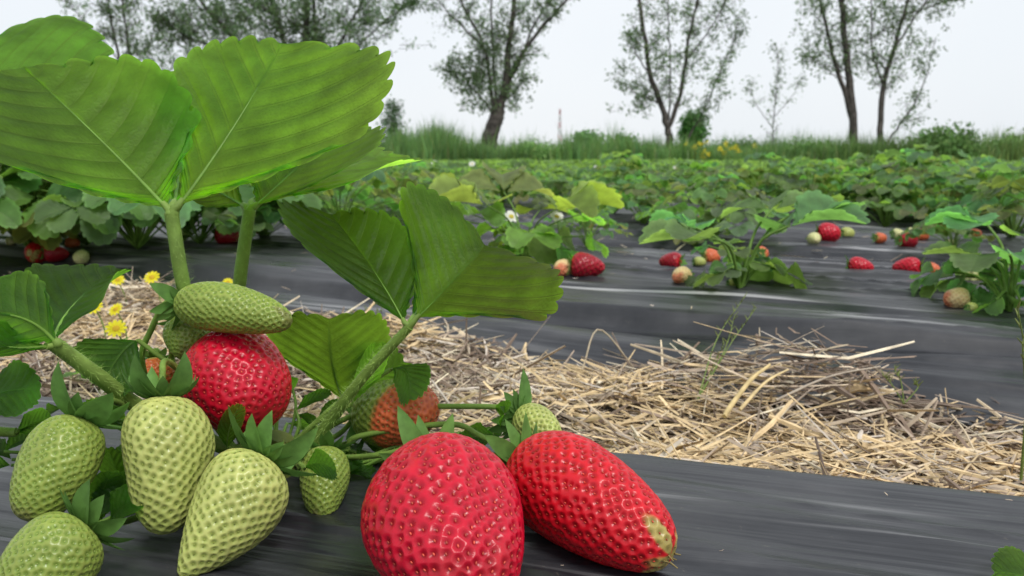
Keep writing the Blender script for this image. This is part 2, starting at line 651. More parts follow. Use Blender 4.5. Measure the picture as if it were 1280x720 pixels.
def straw_bits(mb, C, ang, tilt, L, wd, colr, curl=0.15, thick=0.35):
    """n stalks at once: bent flat strips of 4 segments with a raised middle"""
    n = len(C)
    s = np.linspace(-0.5, 0.5, 5)
    d = np.stack([np.cos(ang) * np.cos(tilt), np.sin(ang) * np.cos(tilt), np.sin(tilt)], -1)
    side = np.stack([-np.sin(ang), np.cos(ang), np.zeros(n)], -1)
    roll = RNG.uniform(-0.9, 0.9, n)[:, None]
    up = np.cross(d, side)
    sd_ = side * np.cos(roll) + up * np.sin(roll)
    up2 = np.cross(d, sd_)
    cv = (RNG.standard_normal((n, 1)) * curl * L[:, None])
    kink = RNG.standard_normal((n, 1)) * curl * L[:, None] * 0.6
    pts = C[:, None, :] + d[:, None, :] * (s[None, :, None] * L[:, None, None])
    pts = pts + side[:, None, :] * (cv * (0.25 - s[None, :] ** 2))[..., None] + up[:, None, :] * (kink * np.abs(s)[None, :])[..., None]
    w_ = wd[:, None, None] * np.array([0.7, 1, 1, 1, 0.6])[None, :, None]
    a = pts - sd_[:, None, :] * w_ * 0.5
    b = pts + up2[:, None, :] * w_ * thick
    c = pts + sd_[:, None, :] * w_ * 0.5
    V = np.stack([a, b, c], 2).reshape(-1, 3)
    base = np.arange(n)[:, None, None] * 15 + np.arange(4)[None, :, None] * 3
    q = []
    for (i, j) in ((0, 1), (1, 2), (2, 0)):
        q.append(np.stack([base[..., 0] + i, base[..., 0] + j, base[..., 0] + 3 + j, base[..., 0] + 3 + i], -1))
    F = np.stack(q, 2).reshape(-1, 4)
    mb.add(V, F, np.repeat(colr, 15, axis=0))


def heap(x, y):
    h = 0.007
    h = h + 0.034 * np.exp(-(((x - 0.20) / 0.075) ** 2 + ((y - 0.545) / 0.05) ** 2))
    h = h + 0.006 * np.exp(-(((x - 0.0) / 0.14) ** 2 + ((y - 0.70) / 0.06) ** 2))
    h = h + 0.02 * np.exp(-(((x + 0.12) / 0.10) ** 2 + ((y - 0.74) / 0.08) ** 2))
    h = h + 0.026 * np.exp(-(((x + 0.42) / 0.16) ** 2 + ((y - 0.84) / 0.10) ** 2))
    return h


mb = MB()
n = 34000
x = RNG.uniform(-1.5, 0.85, n * 5)
y = RNG.uniform(0.05, 1.6, n * 5)
v = x * TN[0] + y * TN[1]
ok = (y > edge_y(x) - 0.004) & (v < V0 - 0.290)
keepw = np.clip(1.5 - np.abs(x) * 0.8, 0.35, 1)
ok &= RNG.random(n * 5) < keepw
x, y, v = x[ok][:n], y[ok][:n], v[ok][:n]
n = len(x)
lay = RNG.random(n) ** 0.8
big = noise_field = np.array([noise.noise(Vector((a * 14, b * 14, 0.3))) for a, b in zip(x, y)])
z = FUR - 0.004 + heap(x, y) * (0.15 + lay) + big * 0.013
L = np.exp(RNG.normal(math.log(0.030), 0.6, n)).clip(0.008, 0.12)
wd = np.exp(RNG.normal(math.log(0.0016), 0.45, n)).clip(0.0006, 0.005)
patch = np.array([noise.noise(Vector((a * 9 + 40, b * 9, 5.3))) for a, b in zip(x, y)])
idx = RNG.integers(0, 7, n)
idx = np.where((patch > 0.12) & (RNG.random(n) < 0.6), 6, idx)
idx = np.where((patch < -0.2) & (RNG.random(n) < 0.45), 4, idx)
idx = np.where(lay < 0.25, RNG.choice([4, 3, 7], n), idx)  # lowest stalks coloured dark, painting the shade in the gaps of the straw
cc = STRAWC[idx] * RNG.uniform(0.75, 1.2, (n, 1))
ang = np.where(RNG.random(n) < 0.55, RNG.normal(-0.35, 0.6, n), RNG.uniform(-1.57, 1.57, n))
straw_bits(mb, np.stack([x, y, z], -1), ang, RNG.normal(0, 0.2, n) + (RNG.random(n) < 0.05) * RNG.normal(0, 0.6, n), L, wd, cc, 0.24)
# chaff: short crumbs between the stalks, and a few bits blown onto the films
m = 15000
xi = RNG.integers(0, n, m)
P = np.stack([x[xi] + RNG.normal(0, .01, m), y[xi] + RNG.normal(0, .008, m), z[xi] - 0.002], -1)
straw_bits(mb, P, RNG.uniform(0, 3.14, m), RNG.normal(0, 0.4, m), RNG.uniform(0.003, 0.012, m), RNG.uniform(0.0006, 0.0018, m), STRAWC[RNG.integers(0, 8, m)] * RNG.uniform(0.6, 1.2, (m, 1)))
m = 260
u = RNG.uniform(-1.0, 0.9, m)
vv = V0 + RNG.uniform(-0.22, 0.8, m)
P = u[:, None] * TU + vv[:, None] * TN
P[:, 2] = [ground_z(a_[0], a_[1]) + 0.003 for a_ in P]
straw_bits(mb, P, RNG.uniform(0, 3.14, m), RNG.normal(0, 0.1, m), RNG.uniform(0.003, 0.018, m), RNG.uniform(0.0006, 0.0014, m), STRAWC[RNG.integers(0, 6, m)])
m = 60
P = np.stack([RNG.uniform(-0.4, 0.4, m), RNG.uniform(0.2, 0.36, m), np.full(m, 0.0035)], -1)
P = P[P[:, 1] < edge_y(P[:, 0]) - 0.02]
m = len(P)
straw_bits(mb, P, RNG.uniform(0, 3.14, m), RNG.normal(0, 0.1, m), RNG.uniform(0.001, 0.005, m), RNG.uniform(0.0003, 0.0007, m), STRAWC[RNG.integers(0, 6, m)])
# thin scatter in the further furrows and some bits on the films
m = 5000
k = RNG.integers(0, 4, m)
u = RNG.uniform(-3, 2, m)
vv = V0 + VP * (k + 0.5) + RNG.normal(0, 0.03, m)
P = u[:, None] * TU + vv[:, None] * TN
P[:, 2] = FUR + 0.006 + RNG.random(m) * 0.02
straw_bits(mb, P, RNG.normal(-0.5, 0.8, m), RNG.normal(0, 0.25, m), RNG.uniform(0.02, 0.08, m), RNG.uniform(0.001, 0.002, m), STRAWC[RNG.integers(0, 6, m)])
straw = mb.build('straw', M_STRAW, smooth=False)
tag(straw, 'pale dry straw spread thickly in the furrow between the black beds', 'straw', kind='stuff')

# larger single stalks
single = [((905, 520, 0.03), (962, 456, 0.045), 0.0042, (0.60, 0.46, 0.22), 'broad golden straw stalk leaning on the straw heap, widest of the heap'),
          ((925, 512, 0.03), (985, 462, 0.03), 0.0030, (0.62, 0.48, 0.25), 'narrower golden straw stalk right of the broad leaning one'),
          ((970, 500, 0.0), (1100, 458, 0.01), 0.0026, (0.40, 0.34, 0.27), 'grey straw stalk pointing right over the second bed, from the heap'),
          ((1180, 505, -0.012), (1276, 552, -0.012), 0.0034, (0.55, 0.46, 0.32), 'thick pale straw stalk lying flat beside the near bed, right edge'),
          ((728, 462, -0.01), (800, 470, 0.02), 0.0020, (0.5, 0.42, 0.3), 'bent thin straw stalk arching at the left end of the heap'),
          ((1150, 566, -0.018), (1205, 590, -0.014), 0.0026, (0.58, 0.48, 0.33), 'short pale straw stalk at the film edge, lower right')]
for (a, b, wdt, c, lab) in single:
    p0 = atz(a[0], a[1], a[2] + FUR + 0.022) if a[2] < 0.02 else atz(a[0], a[1], -0.012)
    r_ = ray(b[0], b[1])
    d1 = p0[1] + (0.05 if 'golden' in lab else 0.03)
    p1 = at(b[0], b[1], min(d1, 0.7))
    mid = (p0 + p1) / 2 + np.array([0, 0, 0.004])
    if 'arching' in lab:
        mid = mid + np.array([-0.01, 0, 0.03])
    mb = MB()
    Pp = spline([p0, mid, p1], 12)
    tube(mb, Pp, wdt * 0.38, wdt * 0.22, 5, c, bump=0.25)
    o = mb.build('straw_stalk', M_STRAW, origin=p0)
    tag(o, lab, 'straw stalk', 'single straw stalks')

# ------------------------------------------------------------------ strawberry leaves
def leaf_template(Nt, rpt, across, teeth=0.05, pleat=0.02, seed=0):
    """both halves of a leaflet: returns tx, ty, tz (unit length, half-width 1), lc and faces"""
    rs = random.Random(seed)
    p = np.linspace(0, 1, Nt * rpt + 1)
    bx = (1 - np.cos(np.pi * p)) / 2
    by = np.sin(np.pi * p) ** 0.74 * (0.72 + 0.42 * bx) * np.clip(bx / 0.46 + 1e-6, 0, 1) ** 0.85
    by = by / by.max()
    f = (p * Nt) % 1.0
    fade = np.clip((p - 0.14) / 0.12, 0, 1) * np.clip((1.0 - p) / 0.02 + 0.3, 0, 1)
    j = [rs.uniform(0.75, 1.2) for _ in range(Nt + 1)]
    amp = np.array([j[min(Nt, int(q * Nt))] for q in p])
    tooth = teeth * amp * (np.sin(np.pi * np.clip(f ** 1.15, 0, 1)) ** 0.7 - 0.45) * fade
    nx_, ny_ = np.gradient(by), -np.gradient(bx)
    nn = np.hypot(nx_, ny_) + 1e-9
    # outward normal of (bx,by)
    ox, oy = -nx_ / nn, -ny_ / nn
    mxp = np.maximum(0, bx - 0.42 * by * (1 - 0.35 * bx))
    mxp = np.maximum.accumulate(mxp)
    t = np.linspace(0, 1, across + 1)
    P, T = np.meshgrid(np.arange(len(p)), t, indexing='ij')
    k = T ** 5
    X = mxp[P] * (1 - T) + bx[P] * T + ox[P] * tooth[P] * k
    Y = by[P] * T + oy[P] * tooth[P] * k
    ff = f[P]
    Z = pleat * (0.5 - np.exp(-((ff - 0.5) / 0.22) ** 2)) * np.sin(np.pi * np.clip(T, 0, 1)) ** 0.6 * fade[P]
    Z = Z - 0.3 * pleat * np.exp(-(T / 0.06) ** 2)
    LX, LY = (p * Nt)[P], T
    nr, na = len(p), across + 1
    i = np.arange(nr - 1)[:, None] * na
    jj = np.arange(na - 1)[None, :]
    F = np.stack([i + jj, i + jj + 1, i + na + jj + 1, i + na + jj], -1).reshape(-1, 4)
    m = nr * na
    X = np.concatenate([X.ravel(), X.ravel()])
    Y = np.concatenate([Y.ravel(), -Y.ravel()])
    Z = np.concatenate([Z.ravel(), Z.ravel()])
    lc = np.stack([np.concatenate([LX.ravel()] * 2), np.concatenate([LY.ravel(), LY.ravel()])], 1)
    F = np.concatenate([F, F[:, ::-1] + m])
    return X, Y, Z, lc, F


T_HERO = [leaf_template(14, 7, 14, 0.050, 0.015, s) for s in (1, 2, 3)]
T_MID = [leaf_template(9, 3, 4, 0.06, 0.03, s) for s in (4, 5)]
T_LOW = leaf_template(4, 2, 2, 0.05, 0.0, 6)


def leaflet(mb, tpl, P0, Pm, P1, L, Rr, col=(1, 1, 1), cup=0.1, wav=0.0, seed=0, mat=0):
    X, Y, Z, lc, F = tpl
    P0, Pm, P1, L, Rr = [np.asarray(q, float) for q in (P0, Pm, P1, L, Rr)]
    s = X[:, None]
    C = P0 * (1 - s) ** 2 + 2 * Pm * s * (1 - s) + P1 * s * s
    c5 = P0 * 0.25 + Pm * 0.5 + P1 * 0.25
    VL, VR = L - c5, Rr - c5
    nrm = unit(np.cross(P1 - P0, VL - VR))
    if nrm[2] < 0:
        nrm = -nrm
    size = np.linalg.norm(P1 - P0)
    ay = np.abs(Y)[:, None]
    V = C + np.where(Y[:, None] > 0, VL, VR) * ay
    V = V + nrm * ((ay ** 2 - ay) * cup * size)
    V = V + nrm * Z[:, None] * size
    if wav:
        ph = seed * 1.7
        V = V + nrm * (wav * size * ay ** 2 * np.sin(X[:, None] * 9 + ph + (Y[:, None] > 0) * 2))
    edge = (lc[:, 1] > 0.985)[:, None]
    c = np.broadcast_to(np.asarray(col, float), V.shape) * np.where(edge, 1.5, 1.0)
    mb.add(V, F, c, lc, mat)
    return C, nrm, size


def fold_leaflet(mb, tpl, o, f, n, size, width=0.46, fold=0.35, droop=0.15, col=(1, 1, 1), cup=0.12, wav=0.03, seed=0, mat=0):
    """leaflet from base point o, pointing along f, with upper side n"""
    f, n = unit(f), np.asarray(n, float)
    n = unit(n - f * np.dot(n, f))
    s = np.cross(n, f)
    P1 = o + f * size - n * droop * size
    Pm = o + f * size * 0.5 + n * droop * size * 0.6
    c5 = o * 0.25 + Pm * 0.5 + P1 * 0.25
    wv = size * width
    L = c5 + s * wv * math.cos(fold) + n * wv * math.sin(fold)
    Rr = c5 - s * wv * math.cos(fold) + n * wv * math.sin(fold)
    leaflet(mb, tpl, o, Pm, P1, L, Rr, col, cup, wav, seed, mat)


def trifoliate(top, heading, tilt, size, tpls, col, rs, mbs=None, fold=0.35, spread=1.15):
    """three leaflets round the top of a stalk. mbs: one MB for all or a list of three"""
    h = np.array([math.cos(heading), math.sin(heading), 0.0])
    up = np.array([0, 0, 1.0])
    f0 = unit(h * math.cos(tilt) + up * math.sin(tilt))
    n0 = unit(up * math.cos(tilt) - h * math.sin(tilt))
    s0 = np.cross(n0, f0)
    for q, a in enumerate((0, spread, -spread)):
        a2 = a + rs.uniform(-0.15, 0.15)
        f = unit(f0 * math.cos(a2) + s0 * math.sin(a2) + n0 * rs.uniform(-0.1, 0.15))
        sz = size * (1.0 if q == 0 else 0.9) * rs.uniform(0.92, 1.05)
        m_ = mbs[q] if isinstance(mbs, list) else mbs
        fold_leaflet(m_, rs.choice(tpls), np.asarray(top) + f * size * 0.06, f, n0 + 0.2 * rs.uniform(-1, 1) * s0, sz, rs.uniform(0.42, 0.5), fold + rs.uniform(-0.15, 0.2), rs.uniform(0.05, 0.25), np.array(col) * rs.uniform(0.85, 1.15), 0.12, 0.03, rs.randint(0, 99))


# ------------------------------------------------------------------ berries
def berry_surface(S, T, W, k=0.3, p=1.0, bend=(0, 0, 0), lump=0.04, squash=1.0, seed=0, nu=150, nv=190, shoulder=0.0, groove=0.0):
    S, T = np.asarray(S, float), np.asarray(T, float)
    ax = T - S
    Ln = np.linalg.norm(ax)
    a = ax / Ln
    ref = np.array([0, 0, 1.0]) if abs(a[2]) < 0.8 else np.array([0, 1.0, 0])
    e1 = unit(np.cross(a, ref))
    e2 = np.cross(a, e1)
    bend = np.asarray(bend, float)

    def P(ph, th):
        s = (1 - np.cos(ph)) / 2
        f = np.sin(ph) ** p * (1 + k * np.cos(ph))
        mx_ = 1.0
        pp = np.linspace(0, np.pi, 200)
        mx_ = (np.sin(pp) ** p * (1 + k * np.cos(pp))).max()
        r = W / 2 * f / mx_
        lo = np.sin(th * 2 + seed) * 0.5 + np.sin(th * 3 + seed * 2.1 + s * 4) * 0.5 + 0.8 * np.sin(s * 9 + seed * 1.3 + np.cos(th + seed)) * 0.6
        r = r * (1 + lump * lo * np.sin(ph) ** 0.5)
        r = r * (1 - groove * np.exp(-((np.angle(np.exp(1j * (th - 4.2))) / 0.35) ** 2)) * sm((s - 0.15) / 0.5))
        dip = shoulder * np.exp(-(ph / 0.5) ** 2) * Ln
        q = S + (s * Ln + dip)[..., None] * a + (r * np.cos(th))[..., None] * e1 + (r * squash * np.sin(th))[..., None] * e2
        return q + (4 * s * (1 - s))[..., None] * bend
    return P, Ln, a


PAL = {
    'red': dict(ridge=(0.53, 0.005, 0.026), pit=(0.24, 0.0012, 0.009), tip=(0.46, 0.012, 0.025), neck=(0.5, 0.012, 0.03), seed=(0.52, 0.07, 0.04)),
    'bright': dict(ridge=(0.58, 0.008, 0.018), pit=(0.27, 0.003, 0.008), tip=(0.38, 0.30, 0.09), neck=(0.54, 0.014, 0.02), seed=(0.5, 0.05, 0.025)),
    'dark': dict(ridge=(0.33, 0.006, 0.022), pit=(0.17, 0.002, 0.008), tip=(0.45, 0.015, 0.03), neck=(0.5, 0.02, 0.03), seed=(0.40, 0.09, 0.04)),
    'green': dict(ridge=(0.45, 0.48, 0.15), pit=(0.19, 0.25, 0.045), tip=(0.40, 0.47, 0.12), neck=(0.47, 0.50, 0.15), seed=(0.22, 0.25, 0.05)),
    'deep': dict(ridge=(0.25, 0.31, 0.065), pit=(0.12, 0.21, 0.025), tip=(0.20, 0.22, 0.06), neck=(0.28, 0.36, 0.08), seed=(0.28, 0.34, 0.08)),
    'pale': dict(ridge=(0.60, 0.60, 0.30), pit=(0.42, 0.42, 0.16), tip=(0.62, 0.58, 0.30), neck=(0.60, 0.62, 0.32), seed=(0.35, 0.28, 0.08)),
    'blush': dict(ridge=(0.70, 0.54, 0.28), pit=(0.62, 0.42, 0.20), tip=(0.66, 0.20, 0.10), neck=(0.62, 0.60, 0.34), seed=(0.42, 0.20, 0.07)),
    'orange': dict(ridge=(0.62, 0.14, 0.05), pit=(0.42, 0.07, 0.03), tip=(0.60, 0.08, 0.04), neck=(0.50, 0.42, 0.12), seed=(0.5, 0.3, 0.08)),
}


def make_berry(label, S, T, W, pal='green', nseeds=210, k=0.3, p=1.0, bend=(0, 0, 0), lump=0.04, squash=1.0, seed=0, nu=150, nv=190,
               sepal=0.014, nsep=10, reflex=0.4, stalk=None, stalk_r=0.0011, group=None, tipamt=0.2, pitd=0.20, name='strawberry', split=None,
               shoulder=0.0, groove=0.0, sepw=0.21, calyx=True, origin=None, tuft=False):
    rs = random.Random(seed)
    Pf, Ln, a = berry_surface(S, T, W, k, p, bend, lump, squash, seed, nu, nv, shoulder, groove)
    S, T = np.asarray(S, float), np.asarray(T, float)
    org = S if origin is None else origin
    root = empty(name, org, label, 'strawberry', group)
    c = PAL[pal]
    ph = np.linspace(0.001, np.pi - 0.001, nv)
    th = np.linspace(0, 2 * np.pi, nu, endpoint=False)
    PH, THt = np.meshgrid(ph, th, indexing='ij')
    V = Pf(PH, THt)
    # seeds
    rr = np.sin(np.linspace(0, np.pi, 400)) ** p * (1 + k * np.cos(np.linspace(0, np.pi, 400)))
    ss = (1 - np.cos(np.linspace(0, np.pi, 400))) / 2 * Ln
    rr2 = rr * W / 2 / rr.max()
    cum = np.concatenate([[0], np.cumsum((rr2[1:] + rr2[:-1]) / 2 * np.hypot(np.diff(ss), np.diff(rr2)))])
    area = 2 * np.pi * cum[-1]
    cum /= cum[-1]
    q = (np.arange(nseeds) + 0.6) / nseeds
    q = q ** 1.0
    sph = np.interp(q, cum, np.linspace(0, np.pi, 400))
    sph = sph + RNG.normal(0, 0.007, nseeds)
    sth = (np.arange(nseeds) * 2.39996 + RNG.normal(0, 0.040, nseeds)) % (2 * np.pi)
    sph = np.clip(sph, 0.05, np.pi - 0.03)
    sp = Pf(sph, sth)
    kd = kdtree.KDTree(nseeds)
    for i_, pt in enumerate(sp):
        kd.insert(pt, i_)
    kd.balance()
    flat = V.reshape(-1, 3)
    dist = np.array([kd.find(pt)[2] for pt in flat]).reshape(PH.shape)
    sap = math.sqrt(area / nseeds)
    # normals
    du = np.roll(V, -1, 1) - np.roll(V, 1, 1)
    dv = np.gradient(V, axis=0)
    nr = np.cross(dv, du)
    nr /= np.maximum(1e-12, np.linalg.norm(nr, axis=2))[..., None]
    ctr = S + (T - S) * ((1 - np.cos(PH)) / 2)[..., None]
    sg = np.sign(((V - ctr) * nr).sum(-1))
    nr *= np.where(sg == 0, 1, sg)[..., None]
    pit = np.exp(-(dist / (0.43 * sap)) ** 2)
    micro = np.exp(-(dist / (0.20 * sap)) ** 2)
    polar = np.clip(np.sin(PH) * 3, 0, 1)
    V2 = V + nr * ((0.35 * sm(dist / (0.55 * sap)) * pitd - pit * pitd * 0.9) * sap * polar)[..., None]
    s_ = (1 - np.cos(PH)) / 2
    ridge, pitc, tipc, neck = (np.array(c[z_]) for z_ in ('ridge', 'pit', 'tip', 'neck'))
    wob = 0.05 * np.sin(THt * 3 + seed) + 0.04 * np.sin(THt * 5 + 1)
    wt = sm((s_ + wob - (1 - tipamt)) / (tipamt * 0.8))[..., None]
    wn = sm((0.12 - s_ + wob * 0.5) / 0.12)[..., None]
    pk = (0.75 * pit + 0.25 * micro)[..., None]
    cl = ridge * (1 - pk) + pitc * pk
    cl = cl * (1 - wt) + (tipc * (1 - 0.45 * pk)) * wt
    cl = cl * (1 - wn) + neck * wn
    if split is not None:  # half-ripe: the sunny side turned another colour
        c2 = PAL[split[0]]
        wq = sm((np.cos(THt - split[1]) * 0.5 + (s_ - 0.5) * split[2] + split[3]) / 0.3)[..., None]
        cl = cl * (1 - wq) + (np.array(c2['ridge']) * (1 - pk) + np.array(c2['pit']) * pk) * wq
    i = np.arange(nv - 1)[:, None] * nu
    j = np.arange(nu)[None, :]
    F = np.stack([i + j, i + (j + 1) % nu, i + nu + (j + 1) % nu, i + nu + j], -1).reshape(-1, 4)
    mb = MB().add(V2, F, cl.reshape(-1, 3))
    # achenes sitting in the pits, part of the skin pattern
    nS = Pf(sph + 0.02, sth) - Pf(sph - 0.02, sth)
    nT = Pf(sph, sth + 0.02) - Pf(sph, sth - 0.02)
    nn = np.cross(nS, nT)
    nn /= np.maximum(1e-12, np.linalg.norm(nn, axis=1))[:, None]
    cs = S + (T - S) * ((1 - np.cos(sph)) / 2)[:, None]
    nn *= np.sign(((sp - cs) * nn).sum(1))[:, None]
    e_s = nS / np.maximum(1e-12, np.linalg.norm(nS, axis=1))[:, None]
    e_t = np.cross(nn, e_s)
    lat = np.linspace(0, np.pi, 6)
    lon = np.linspace(0, 2 * np.pi, 7, endpoint=False)
    la, lo = np.meshgrid(lat, lon, indexing='ij')
    ux, uy, uz = np.cos(la).ravel(), (np.sin(la) * np.cos(lo)).ravel(), (np.sin(la) * np.sin(lo)).ravel()
    rl, rw, rh = 0.14 * sap, 0.085 * sap, 0.06 * sap
    cen = sp - nn * (0.62 * pitd * sap)
    VS = cen[:, None, :] + ux[None, :, None] * rl * e_s[:, None, :] + uy[None, :, None] * rw * e_t[:, None, :] + uz[None, :, None] * rh * nn[:, None, :]
    gi = np.arange(5)[:, None] * 7
    gj = np.arange(7)[None, :]
    FS = np.stack([gi + gj, gi + (gj + 1) % 7, gi + 7 + (gj + 1) % 7, gi + 7 + gj], -1).reshape(-1, 4)
    FS = (np.arange(nseeds)[:, None, None] * 42 + FS[None]).reshape(-1, 4)
    sc_ = np.repeat(np.array(c['seed']) * RNG.uniform(0.6, 1.35, (nseeds, 1)), 42, axis=0)
    mb.add(VS.reshape(-1, 3), FS, sc_, None, 1)
    if tuft:
        for _ in range(14):
            b0 = T - a * 0.0012 + np.array([rs.uniform(-1, 1), rs.uniform(-1, 1), rs.uniform(-1, 1)]) * 0.0022
            tube(mb, [b0, b0 + a * 0.0018 + np.array([rs.uniform(-1, 1), rs.uniform(-1, 1), rs.uniform(-1, 1)]) * 0.0012], 0.0004, 0.0002, 4, (0.22, 0.17, 0.06), 1)
    mb.build('flesh', [M_FLESH, M_SEED], root)
    # calyx
    if calyx:
        mb = MB()
        ref = np.array([0, 0, 1.0]) if abs(a[2]) < 0.8 else np.array([0, 1.0, 0])
        e1 = unit(np.cross(a, ref))
        e2 = np.cross(a, e1)
        for z_ in range(nsep):
            an = 2 * np.pi * z_ / nsep + rs.uniform(-0.2, 0.2)
            rdl = e1 * math.cos(an) + e2 * math.sin(an)
            rf = reflex + rs.uniform(-0.35, 0.35)
            ln = sepal * rs.uniform(0.75, 1.15) * (1 if z_ % 2 else 0.8)
            base = S + a * (Ln * 0.012) + rdl * W * 0.03
            d0 = unit(rdl - a * 0.25)
            d1 = unit(rdl * math.cos(rf) - a * math.sin(rf))
            p1 = base + d0 * ln * 0.5
            p2 = p1 + d1 * ln * 0.5 + np.array([0, 0, rs.uniform(-0.1, 0.1)]) * ln
            t_ = np.linspace(0, 1, 8)[:, None]
            Cc = base * (1 - t_) ** 2 + 2 * p1 * t_ * (1 - t_) + p2 * t_ ** 2
            sd2 = unit(np.cross(rdl, a))
            wq = ln * sepw * (np.sin(np.pi * np.clip(t_ * 0.86 + 0.14, 0, 1)) ** 0.8)
            up_ = unit(np.cross(sd2, p2 - base))
            Vv = np.stack([Cc - sd2 * wq + up_ * wq * 0.3, Cc, Cc + sd2 * wq + up_ * wq * 0.3], 1).reshape(-1, 3)
            Ff = []
            for y_ in range(7):
                for x_ in range(2):
                    Ff.append([y_ * 3 + x_, y_ * 3 + x_ + 1, y_ * 3 + 4 + x_, y_ * 3 + 3 + x_])
            mb.add(Vv, Ff, np.array((1, 1, 1)) * rs.uniform(0.75, 1.35))
        mb.add([S - a * 0.001 + e1 * W * .05, S - a * 0.001 + e2 * W * .05, S - a * 0.001 - e1 * W * .05, S - a * 0.001 - e2 * W * .05], [[0, 1, 2, 3]], (1, 1, 1))
        mb.build('calyx', M_SEPAL, root)
    if stalk is not None:
        mb = MB()
        Pp = spline([S + a * 0.001] + [np.asarray(q_) for q_ in stalk], 26)
        tube(mb, Pp, stalk_r, stalk_r * 1.15, 8, (1.0, 1.0, 1.0))
        hairs(mb, Pp, stalk_r, 260, 0.0011, (1.8, 1.6, 1.6))
        mb.build('stalk', M_STALK, root)
    return root


CROWN = land(345, 590)       # where the foreground plant comes out of the film
CROWN[2] += 0.004
HG = 'big strawberries of the foreground plant'
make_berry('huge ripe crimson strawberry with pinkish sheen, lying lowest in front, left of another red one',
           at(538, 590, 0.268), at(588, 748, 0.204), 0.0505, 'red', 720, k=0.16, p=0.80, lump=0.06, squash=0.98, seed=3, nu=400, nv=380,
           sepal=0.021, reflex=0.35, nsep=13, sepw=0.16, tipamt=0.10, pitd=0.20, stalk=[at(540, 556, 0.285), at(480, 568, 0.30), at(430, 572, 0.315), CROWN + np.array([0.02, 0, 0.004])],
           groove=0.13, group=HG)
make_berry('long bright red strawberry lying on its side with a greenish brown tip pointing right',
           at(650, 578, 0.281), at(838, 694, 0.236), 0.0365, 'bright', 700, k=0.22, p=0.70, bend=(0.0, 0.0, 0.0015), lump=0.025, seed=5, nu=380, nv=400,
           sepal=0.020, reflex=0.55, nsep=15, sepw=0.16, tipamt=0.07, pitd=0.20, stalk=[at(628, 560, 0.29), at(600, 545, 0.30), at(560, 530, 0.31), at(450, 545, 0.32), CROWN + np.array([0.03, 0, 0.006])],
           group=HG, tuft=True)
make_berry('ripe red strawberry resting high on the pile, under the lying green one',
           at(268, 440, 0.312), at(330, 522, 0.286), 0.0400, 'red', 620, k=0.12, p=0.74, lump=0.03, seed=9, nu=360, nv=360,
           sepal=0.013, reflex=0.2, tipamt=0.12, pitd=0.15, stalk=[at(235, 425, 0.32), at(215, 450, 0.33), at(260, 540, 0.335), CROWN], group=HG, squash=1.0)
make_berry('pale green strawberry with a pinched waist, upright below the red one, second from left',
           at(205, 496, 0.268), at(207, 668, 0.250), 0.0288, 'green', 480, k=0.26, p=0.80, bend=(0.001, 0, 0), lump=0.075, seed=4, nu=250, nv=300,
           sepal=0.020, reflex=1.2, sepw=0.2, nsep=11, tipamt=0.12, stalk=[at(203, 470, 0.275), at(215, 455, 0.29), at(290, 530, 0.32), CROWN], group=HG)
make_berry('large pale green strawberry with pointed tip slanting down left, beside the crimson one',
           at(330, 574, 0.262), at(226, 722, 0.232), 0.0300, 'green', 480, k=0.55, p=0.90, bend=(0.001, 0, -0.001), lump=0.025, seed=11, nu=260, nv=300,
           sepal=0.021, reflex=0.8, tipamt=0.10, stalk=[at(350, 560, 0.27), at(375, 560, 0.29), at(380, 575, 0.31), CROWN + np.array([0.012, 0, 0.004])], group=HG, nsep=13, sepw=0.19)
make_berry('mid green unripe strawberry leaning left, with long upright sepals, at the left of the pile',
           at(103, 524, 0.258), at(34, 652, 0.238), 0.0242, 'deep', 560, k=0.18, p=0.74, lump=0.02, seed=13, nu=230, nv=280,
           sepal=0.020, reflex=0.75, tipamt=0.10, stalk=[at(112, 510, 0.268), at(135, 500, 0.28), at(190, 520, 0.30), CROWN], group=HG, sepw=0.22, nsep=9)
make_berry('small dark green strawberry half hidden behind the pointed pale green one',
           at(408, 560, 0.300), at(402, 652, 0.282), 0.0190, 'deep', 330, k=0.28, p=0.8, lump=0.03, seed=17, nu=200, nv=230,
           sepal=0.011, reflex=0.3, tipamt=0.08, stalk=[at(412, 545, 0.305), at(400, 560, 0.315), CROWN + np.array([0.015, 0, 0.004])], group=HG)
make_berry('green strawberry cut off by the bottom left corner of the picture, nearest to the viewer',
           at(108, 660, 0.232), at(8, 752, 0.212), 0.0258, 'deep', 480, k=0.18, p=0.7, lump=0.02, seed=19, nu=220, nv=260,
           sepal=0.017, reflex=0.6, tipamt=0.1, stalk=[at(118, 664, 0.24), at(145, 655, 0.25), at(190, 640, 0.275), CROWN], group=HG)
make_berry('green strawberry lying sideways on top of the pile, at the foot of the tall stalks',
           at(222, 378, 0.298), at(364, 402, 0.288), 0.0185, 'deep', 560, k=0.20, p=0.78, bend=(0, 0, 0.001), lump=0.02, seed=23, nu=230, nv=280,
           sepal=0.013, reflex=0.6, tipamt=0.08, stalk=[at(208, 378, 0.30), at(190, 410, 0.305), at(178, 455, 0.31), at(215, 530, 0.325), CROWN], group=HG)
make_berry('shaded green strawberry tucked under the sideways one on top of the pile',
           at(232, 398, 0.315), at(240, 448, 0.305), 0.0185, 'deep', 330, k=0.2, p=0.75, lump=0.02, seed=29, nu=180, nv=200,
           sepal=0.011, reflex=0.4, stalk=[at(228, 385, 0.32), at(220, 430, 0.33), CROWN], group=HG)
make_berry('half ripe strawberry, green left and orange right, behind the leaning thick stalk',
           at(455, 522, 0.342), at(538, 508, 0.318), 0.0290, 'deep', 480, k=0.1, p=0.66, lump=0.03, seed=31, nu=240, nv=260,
           sepal=0.012, reflex=0.2, tipamt=0.1, split=('orange', 1.2, 2.6, -0.02), stalk=[at(445, 520, 0.348), at(420, 545, 0.345), CROWN], group=HG)
